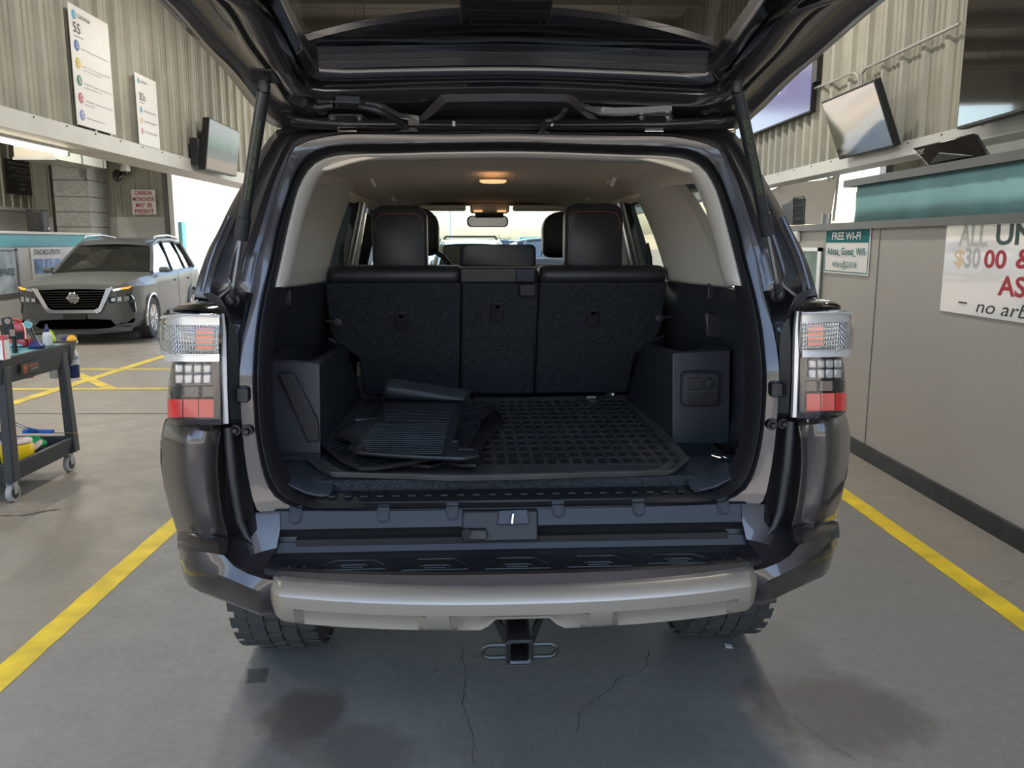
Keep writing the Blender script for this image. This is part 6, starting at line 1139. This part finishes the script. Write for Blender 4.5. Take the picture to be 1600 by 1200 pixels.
# ================================================================== OTHER VEHICLES
mk('grey_paint', (.095, .10, .095), .4, .0, .15, spec=.3); mk('white_paint', (.75, .75, .75), .25, 0, 1.); mk('dark_paint', (.04, .05, .06), .25, .2, 1.); mk('tan_paint', (.42, .42, .26), .35, .1, .8); mk('blue_paint', (.08, .14, .22), .25, .2, 1.); mk('silver_paint', (.5, .5, .5), .25, .6, 1.); mk('red_paint', (.4, .03, .03), .25, .1, 1.)
mk('auto_glass', (.012, .015, .015), .04, 0, 1., spec=.9); mk('amber', (.9, .25, .03), .3, emit=(1, .28, .02), es=.9); mk('head_lamp', (.55, .57, .6), .08, .6, 1.); mk('head_on', (.9, .9, .8), .1, emit=(1, .95, .8), es=1.2); mk('side_trim', (.10, .10, .10), .5)
def crossover(paint, loc, rz, label, group=None, detail=False, hk=1., rack=False):
    o = empty('crossover' if detail else 'parked_car', loc, rz, label, 'car', group)
    st = [(-2.33, .70, .80), (-2.28, .80, .90), (-2.12, .875, .98), (-1.87, .90, 1.02)]; c1 = -1.42; R0 = .39
    ys = [(-2.33, .64, .86), (-2.29, .76, .93), (-2.20, .85, .975), (-2.05, .885, 1.0)] + [(c1 + R0 * math.cos(PI - PI * k / 10), .915, 1.01 + .06 * k / 10) for k in range(11)] + [(-.9, .92, 1.09), (-.2, .92, 1.08), (.5, .92, 1.09)] + [(1.28 + R0 * math.cos(PI - PI * k / 10), .92, 1.11) for k in range(11)] + [(1.9, .90, 1.12), (2.15, .86, 1.12), (2.27, .78, 1.10), (2.32, .60, 1.05)]
    L_ = []
    for y, w, zt in ys:
        zb = .24 if y > -2.2 else .24 + .05 * 0
        for yc in (c1, 1.28):
            if abs(y - yc) < R0: zb = max(zb, .33 + math.sqrt(R0**2 - (y - yc)**2))
        zt *= hk; m_ = lambda z: max(z, zb)
        half = [(w * .90, zb), (w * .985, m_(.36)), (w, m_(.55)), (w * .985, m_(.78)), (w * 1.0, m_(.90)), (w * .965, max(zt - .07, zb + .01)), (w * .87, zt - .012), (w * .55, zt + .012), (w * .0, zt + .022)]
        L_.append([Vector((x, y, z)) for x, z in half] + [Vector((-x, y, z)) for x, z in half[-2::-1]])
    MB().loft(L_, closed=False, cap=True).obj('body', paint, o, ang=28)
    # greenhouse glass, roof, pillars
    G = [(-.98, .80, 1.07, .80, 1.08), (-.20, .81, 1.08, .60, 1.56), (.1, .81, 1.08, .60, 1.62), (.9, .80, 1.09, .60, 1.64), (1.6, .78, 1.10, .585, 1.59), (1.95, .76, 1.11, .57, 1.52), (2.22, .70, 1.11, .66, 1.13)]
    gl_ = MB(); L_ = []
    for y, wb, zb, wt, zt in G:
        zb *= hk; zt *= hk; L_.append([Vector((x, y, z)) for x, z in ((wb, zb), (wb + (wt - wb) * .5 + .012, zb + (zt - zb) * .5), (wt, zt), (wt * .5, zt + .02), (0, zt + .026), (-wt * .5, zt + .02), (-wt, zt), (-wb - (wt - wb) * .5 - .012, zb + (zt - zb) * .5), (-wb, zb))])
    gl_.loft(L_, closed=False, cap=True).obj('windows', 'auto_glass', o, ang=40)
    rf2 = MB(); rf2.loft([[Vector((x * k, y, z * hk)) for x, z in ((-.635, zt - .035), (-.60, zt + .012), (-.3, zt + .034), (0, zt + .04), (.3, zt + .034), (.60, zt + .012), (.635, zt - .035))] for y, zt, k in ((-.30, 1.52, .97), (-.18, 1.57, 1), (.1, 1.62, 1), (.9, 1.64, 1), (1.6, 1.595, .98), (1.98, 1.53, .97))], closed=False).obj('roof', paint, o, ang=60)
    for sx in (-1, 1):
        P_ = lambda pts, r, nm, m: MB().tube([(sx * x, y, z * hk) for x, y, z in pts], r, 8).obj(nm, m, o)
        P_([(.80, -.98, 1.08), (.71, -.58, 1.33), (.615, -.22, 1.55), (.615, .1, 1.625), (.615, .9, 1.645), (.60, 1.6, 1.60), (.585, 1.98, 1.53)], .032, 'roof_pillar', paint)
        P_([(.81, .26, 1.08), (.62, .32, 1.62)], .026, 'door_pillar', 'black'); P_([(.79, 1.26, 1.10), (.615, 1.12, 1.62)], .024, 'door_pillar', 'black')
        P_([(.77, 1.98, 1.10), (.585, 1.72, 1.58)], .06, 'rear_pillar', paint)
        for yc in (c1, 1.28):
            t = MB(); Q = [(-.10, .22), (-.115, .28), (-.10, .335), (.08, .345), (.10, .335), (.11, .28), (.10, .22)]
            t.loft([[(sx * (.815 + a), yc + r * math.cos(2 * PI * k / 36), .345 + r * math.sin(2 * PI * k / 36)) for a, r in Q] for k in range(37)], closed=False); to = t.obj('tyre', 'tire', o)
            r_ = MB(); r_.lathe([(.225, .098), (.215, .07), (.18, .03), (0, .03)], (sx * .815, yc, .345), (sx, 0, 0), 32); ro = r_.obj('rim', 'black_metal' if detail else 'silver_paint', to)
            if detail:
                for k in range(5):
                    for dd in (-.16, .16):
                        t0 = 2 * PI * k / 5 + dd; t1 = 2 * PI * k / 5 + dd * 1.1; c = Vector((sx * .905, yc, .345)); rad = lambda t, r, dx=0: c + Vector((sx * dx, r * math.cos(t), r * math.sin(t)))
                        MB().prism([rad(t0 - .22, .05), rad(t0 + .22, .05), rad(t1 + .085, .212), rad(t1 - .085, .212)], (sx * .012, 0, 0)).obj('spoke', 'lamp_silver', ro)
                MB().lathe([(.21, 0), (.222, .012), (.228, 0)], (sx * .905, yc, .345), (sx, 0, 0), 36).obj('rim_edge', 'lamp_silver', ro)
            if detail: MB().tube([(sx * .915, yc + .405 * math.cos(a * PI / 14), .335 + .405 * math.sin(a * PI / 14)) for a in range(-1, 16)], .028, 8).obj('arch_trim', 'silver_paint' if yc < 0 else 'side_trim', o)
        if detail:
            MB().loft([[(sx * (.93 + .10 * a), -.80 + .07 * b_, 1.12 + .06 * c2) for a, b_, c2 in ((-.6, 1, -.7), (1, 1, -.7), (1.3, 1, .2), (.9, 1, .9), (-.5, 1, .9))], [(sx * (.93 + .10 * a), -.80 + .07 * b_, 1.12 + .06 * c2) for a, b_, c2 in ((-.5, -.6, -.5), (.8, -.8, -.5), (1.0, -.8, .2), (.7, -.8, .7), (-.4, -.6, .7))]], cap=True).obj('side_mirror', paint, o, bevel=.015)
            MB().box(*sorted((sx * .912, sx * .935)), -.55, 1.0, .28, .40).obj('sill_moulding', 'side_trim', o, bevel=.01)
            for y in (-.02, .95): MB().box(*sorted((sx * .925, sx * .945)), y, y + .16, .90, .93).obj('door_handle', paint, o, bevel=.006)
            for y in (.28, 1.22): MB().box(*sorted((sx * .917, sx * .921)), y, y + .006, .4, 1.06).obj('door_gap', 'black', o)
            MB().tube([(sx * .60, 0, 1.66), (sx * .60, .06, 1.70), (sx * .60, .9, 1.73), (sx * .585, 1.6, 1.69), (sx * .58, 1.7, 1.65)], .016, 8).obj('roof_rail', 'lamp_silver', o)
    if rack:
        for y in (0., .9): MB().tube([(-.62, y, 1.62 * hk), (-.55, y, 1.73 * hk), (.55, y, 1.73 * hk), (.62, y, 1.62 * hk)], .02, 8).obj('roof_rack', 'black', o)
    return o
rg_ = crossover('grey_paint', (-6.46, 14.76, 0), math.radians(6), 'grey crossover with lit amber side lamps parked in the left bay, facing the viewer', detail=True)
rg_.scale = (.95, .95, .95)
def fx(x):
    a = abs(x); T_ = ((0, -2.352), (.5, -2.350), (.64, -2.335), (.76, -2.297), (.85, -2.215), (.90, -2.08))
    for (a0, y0), (a1, y1_) in zip(T_, T_[1:]):
        if a <= a1: return y0 + (y1_ - y0) * (a - a0) / (a1 - a0)
    return -2.05
def front(name, m, pts, d=.02, out=.012, par=None, bevel=0):
    P = [(x, fx(x) - out, z) for x, z in pts]; Q = [(x, fx(x) + d, z) for x, z in pts]; n = len(P)
    return MB().loft([P, Q], True).add(P, [tuple(range(n))]).obj(name, m, rg_, bevel=bevel, ang=30)
# chrome V surround and black grille
front('grille_mesh', 'void', [(-.50, .86), (-.40, .86), (-.2, .87), (0, .87), (.2, .87), (.40, .86), (.50, .86), (.36, .58), (.30, .55), (.1, .55), (-.1, .55), (-.30, .55), (-.36, .58)], out=.016)
for k in range(7): z = .60 + k * .038; w = .34 + k * .022; MB().tube([(x, fx(x) - .022, z) for x in (-w, -w / 2, 0, w / 2, w)], .006, 6).obj('grille_bar', 'black', rg_)
for sx in (-1, 1):
    front('grille_surround', 'chrome', [(sx * .505, .88), (sx * .60, .90), (sx * .40, .52), (sx * .33, .49), (sx * .30, .55), (sx * .37, .58)], out=.035)
    front('side_lamp', 'amber', [(sx * .70, .885), (sx * .80, .90), (sx * .845, .91), (sx * .80, .87), (sx * .72, .86)], out=.02)
    front('lamp_strip', 'head_lamp', [(sx * .58, .87), (sx * .70, .89), (sx * .72, .86), (sx * .60, .83)], out=.016)
    front('head_lamp', 'gloss_black', [(sx * .52, .74), (sx * .82, .79), (sx * .855, .70), (sx * .80, .66), (sx * .52, .65)], out=.014)
    for k in range(3): front('lamp_cell', 'head_lamp', [(sx * (.56 + k * .09), .725 + k * .012), (sx * (.62 + k * .09), .735 + k * .012), (sx * (.62 + k * .09), .68), (sx * (.56 + k * .09), .675)], out=.022)
    front('corner_vent', 'gloss_black', [(sx * .80, .64), (sx * .86, .66), (sx * .865, .50), (sx * .84, .50)], out=.012)
front('grille_foot', 'chrome', [(-.33, .50), (.33, .50), (.36, .535), (.30, .55), (-.30, .55), (-.36, .535)], out=.034)
front('plate_bracket', 'black', [(-.17, .40), (.17, .40), (.17, .47), (-.17, .47)], out=.03)
front('lower_intake', 'void', [(-.52, .26), (-.30, .25), (.30, .25), (.52, .26), (.60, .31), (.52, .385), (.2, .40), (-.2, .40), (-.52, .385), (-.60, .31)], out=.02)
front('lower_lip', 'side_trim', [(-.80, .20), (-.3, .17), (.3, .17), (.80, .20), (.82, .26), (.60, .27), (.3, .24), (-.3, .24), (-.60, .27), (-.82, .26)], out=.03)
for sx in (-1, 1): front('bumper_blade', 'side_trim', [(sx * .53, .36), (sx * .60, .31), (sx * .82, .29), (sx * .86, .40), (sx * .84, .33)], out=.016)
em = MB(); em.lathe([(.078, 0), (.088, .010), (.078, .02), (.066, .010), (.066, 0)], (0, -2.372, .735), (0, -1, 0), 32).box(-.095, .095, -2.388, -2.372, .722, .748); emo = em.obj('emblem', 'chrome', rg_); text('NISSAN', (-.062, -2.389, .727), (1, 0, 0), U1, .124, .016, 'black', emo)
MB().add([(-.74, -.93, 1.10), (.74, -.93, 1.10), (.58, -.22, 1.555), (-.58, -.22, 1.555)], [(0, 1, 2, 3)]).obj('windscreen', 'auto_glass', rg_, fix=False).location = (0, -.012, .012)
for k, (x, y) in enumerate(((.28, -.40), (.36, -.44))): MB().box(x, x + .12, y, y + .004, 1.40 - k * .05, 1.43 - k * .05).obj('screen_label', 'white', rg_).rotation_euler = (0, 0, 0)
front('windscreen_cowl', 'black', [(-.7, .4), (.7, .4), (.7, .41), (-.7, .41)], out=-.1) if False else None
# the lot ahead
crossover('tan_paint', (-.52, 19.5, 0), math.radians(182), 'pale olive vehicle with a black roof rack outside, straight ahead through the windshield', hk=.95, rack=True)
lot = [((2.6, 27, 0), 100, 'dark_paint', 'dark vehicle parked across, seen through the right of the windshield'), ((.9, 40, 0), 80, 'blue_paint', 'blue-grey car parked farther out, left of the dark one through the windshield'),
       ((-13.5, 34, 0), 95, 'white_paint', 'nearest white car in the row outside the left doorway'), ((-17.5, 41, 0), 20, 'white_paint', 'white car behind the nearest white one outside the left doorway'), ((-20.5, 50, 0), 100, 'silver_paint', 'silver car at the back of the row outside the left doorway'), ((-22.5, 58, 0), 90, 'white_paint', 'farthest white car outside the left doorway'), ((-15.5, 60, 0), 85, 'dark_paint', 'dark car at the back outside the left doorway'), ((-4.2, 44, 0), 85, 'white_paint', 'pale car seen through the left of the windshield')]
for p, a, m, l in lot: crossover(m, p, math.radians(a), l, 'cars parked in the lot ahead')
# light poles, far building, shrubs
for (px, d, h, l) in ((705, 45, 5.2, 'tall light pole seen through the windshield, the nearer of two'), (683, 75, 4.2, 'lower double-headed light pole seen at the left of the windshield'), (291, 70, 2.6, 'thin pole on the horizon outside the left doorway'), (318, 80, 2.8, 'second thin pole on the horizon outside the left doorway')):
    p = wy(px, 380, d); o = empty('light_pole', (p.x, d, 0), 0, l, 'pole'); MB().tube([(0, 0, 0), (0, 0, h)], [.09, .05], 10).obj('mast', 'galv', o); MB().box(-.5, .5, -.1, .1, h - .08, h).obj('lamp_head', 'galv', o)
p = wy(838, 372, 120); o = empty('far_building', (p.x, 120, 0), 0, 'low pale building with a small tower on the horizon through the windshield', 'building'); MB().box(-2.2, 2.2, 0, 3, 0, 2.1).obj('walls', 'tan_paint', o); MB().box(-2.4, 2.4, -.2, 3.2, 2.1, 2.35).obj('roof', 'teal_bright', o); MB().box(.9, 1.3, 1, 1.4, 2.3, 3.6).obj('tower', 'galv', o)
mk('leaf', (.10, .16, .05), .9)
def shrub(px, d, r, label):
    p = wy(px, 380, d); rr = random.Random(int(px)); o = empty('tree', (p.x, d, 0), 0, label, 'tree', 'trees along the far edge of the lot'); MB().cyl((0, 0, 0), (0, 0, r), .12, 8).obj('trunk', 'tire', o); b = MB()
    for k in range(260):
        c = Vector((rr.gauss(0, r * .5), rr.gauss(0, r * .3), r * 1.1 + rr.gauss(0, r * .28))); u = Vector((rr.uniform(-1, 1), rr.uniform(-1, 1), rr.uniform(-1, 1))).normalized() * r * .16; v = u.cross(Vector((rr.uniform(-1, 1), rr.uniform(-1, 1), 1))).normalized() * r * .12; b.add([c - u, c + v, c + u, c - v], [(0, 1, 2, 3)])
    b.obj('foliage', 'leaf', o, smooth=False, fix=False)
for px, d, r, l in ((788, 110, 1.3, 'green tree left of the far building'), (805, 112, 1.1, 'green tree just beside the far building'), (690, 115, 1.2, 'green tree on the horizon at the left of the windshield'), (700, 118, 1.1, 'second green tree at the left of the windshield')): shrub(px, d, r, l)

# ceiling lamps added out of view to brighten the lanes and bays
mk('lamp_glow', (1, 1, 1), .5, emit=(1., .93, .82), es=6.)
def added_lamp(x, y, z, pw, L=1.3):
    o = empty('added_ceiling_lamp', (x, y, z), 0, 'long white ceiling lamp added under the roof to brighten the building', 'lamp', 'lamps added under the roof'); MB().box(-.09, .09, -L / 2, L / 2, 0, .06).obj('lamp_housing', 'white', o, bevel=.01); MB().box(-.07, .07, -L / 2 + .03, L / 2 - .03, -.012, 0).obj('diffuser', 'lamp_glow', o)
    for yy in (-.4, .4): MB().cyl((0, yy, .06), (0, yy, ZT - z), .006, 6).obj('hanger', 'galv', o)
    ld = bpy.data.lights.new('lamp_light', 'AREA'); ld.shape = 'RECTANGLE'; ld.size = .14; ld.size_y = L; ld.energy = pw; ld.color = (1., .94, .86); l = bpy.data.objects.new('lamp_light', ld); COL.objects.link(l); l.parent = o; l.location = (0, 0, -.02)
for x, y, p in ((-1.7, 3.8, 20), (1.7, 3.8, 20), (-1.7, 7.4, 20), (1.7, 7.4, 20), (-1.7, 11.4, 20), (1.7, 11.4, 20)): added_lamp(x, y, 4.0, p)
added_lamp(-9.0, 12.6, 4.1, 70)  # placed for the yellowish lamplight on the far left wall
for x, y in ((-6, 3.5), (-6, 8), (-6, 12.5), (6, 4), (6, 9)): added_lamp(x, y, 3.6, 38)
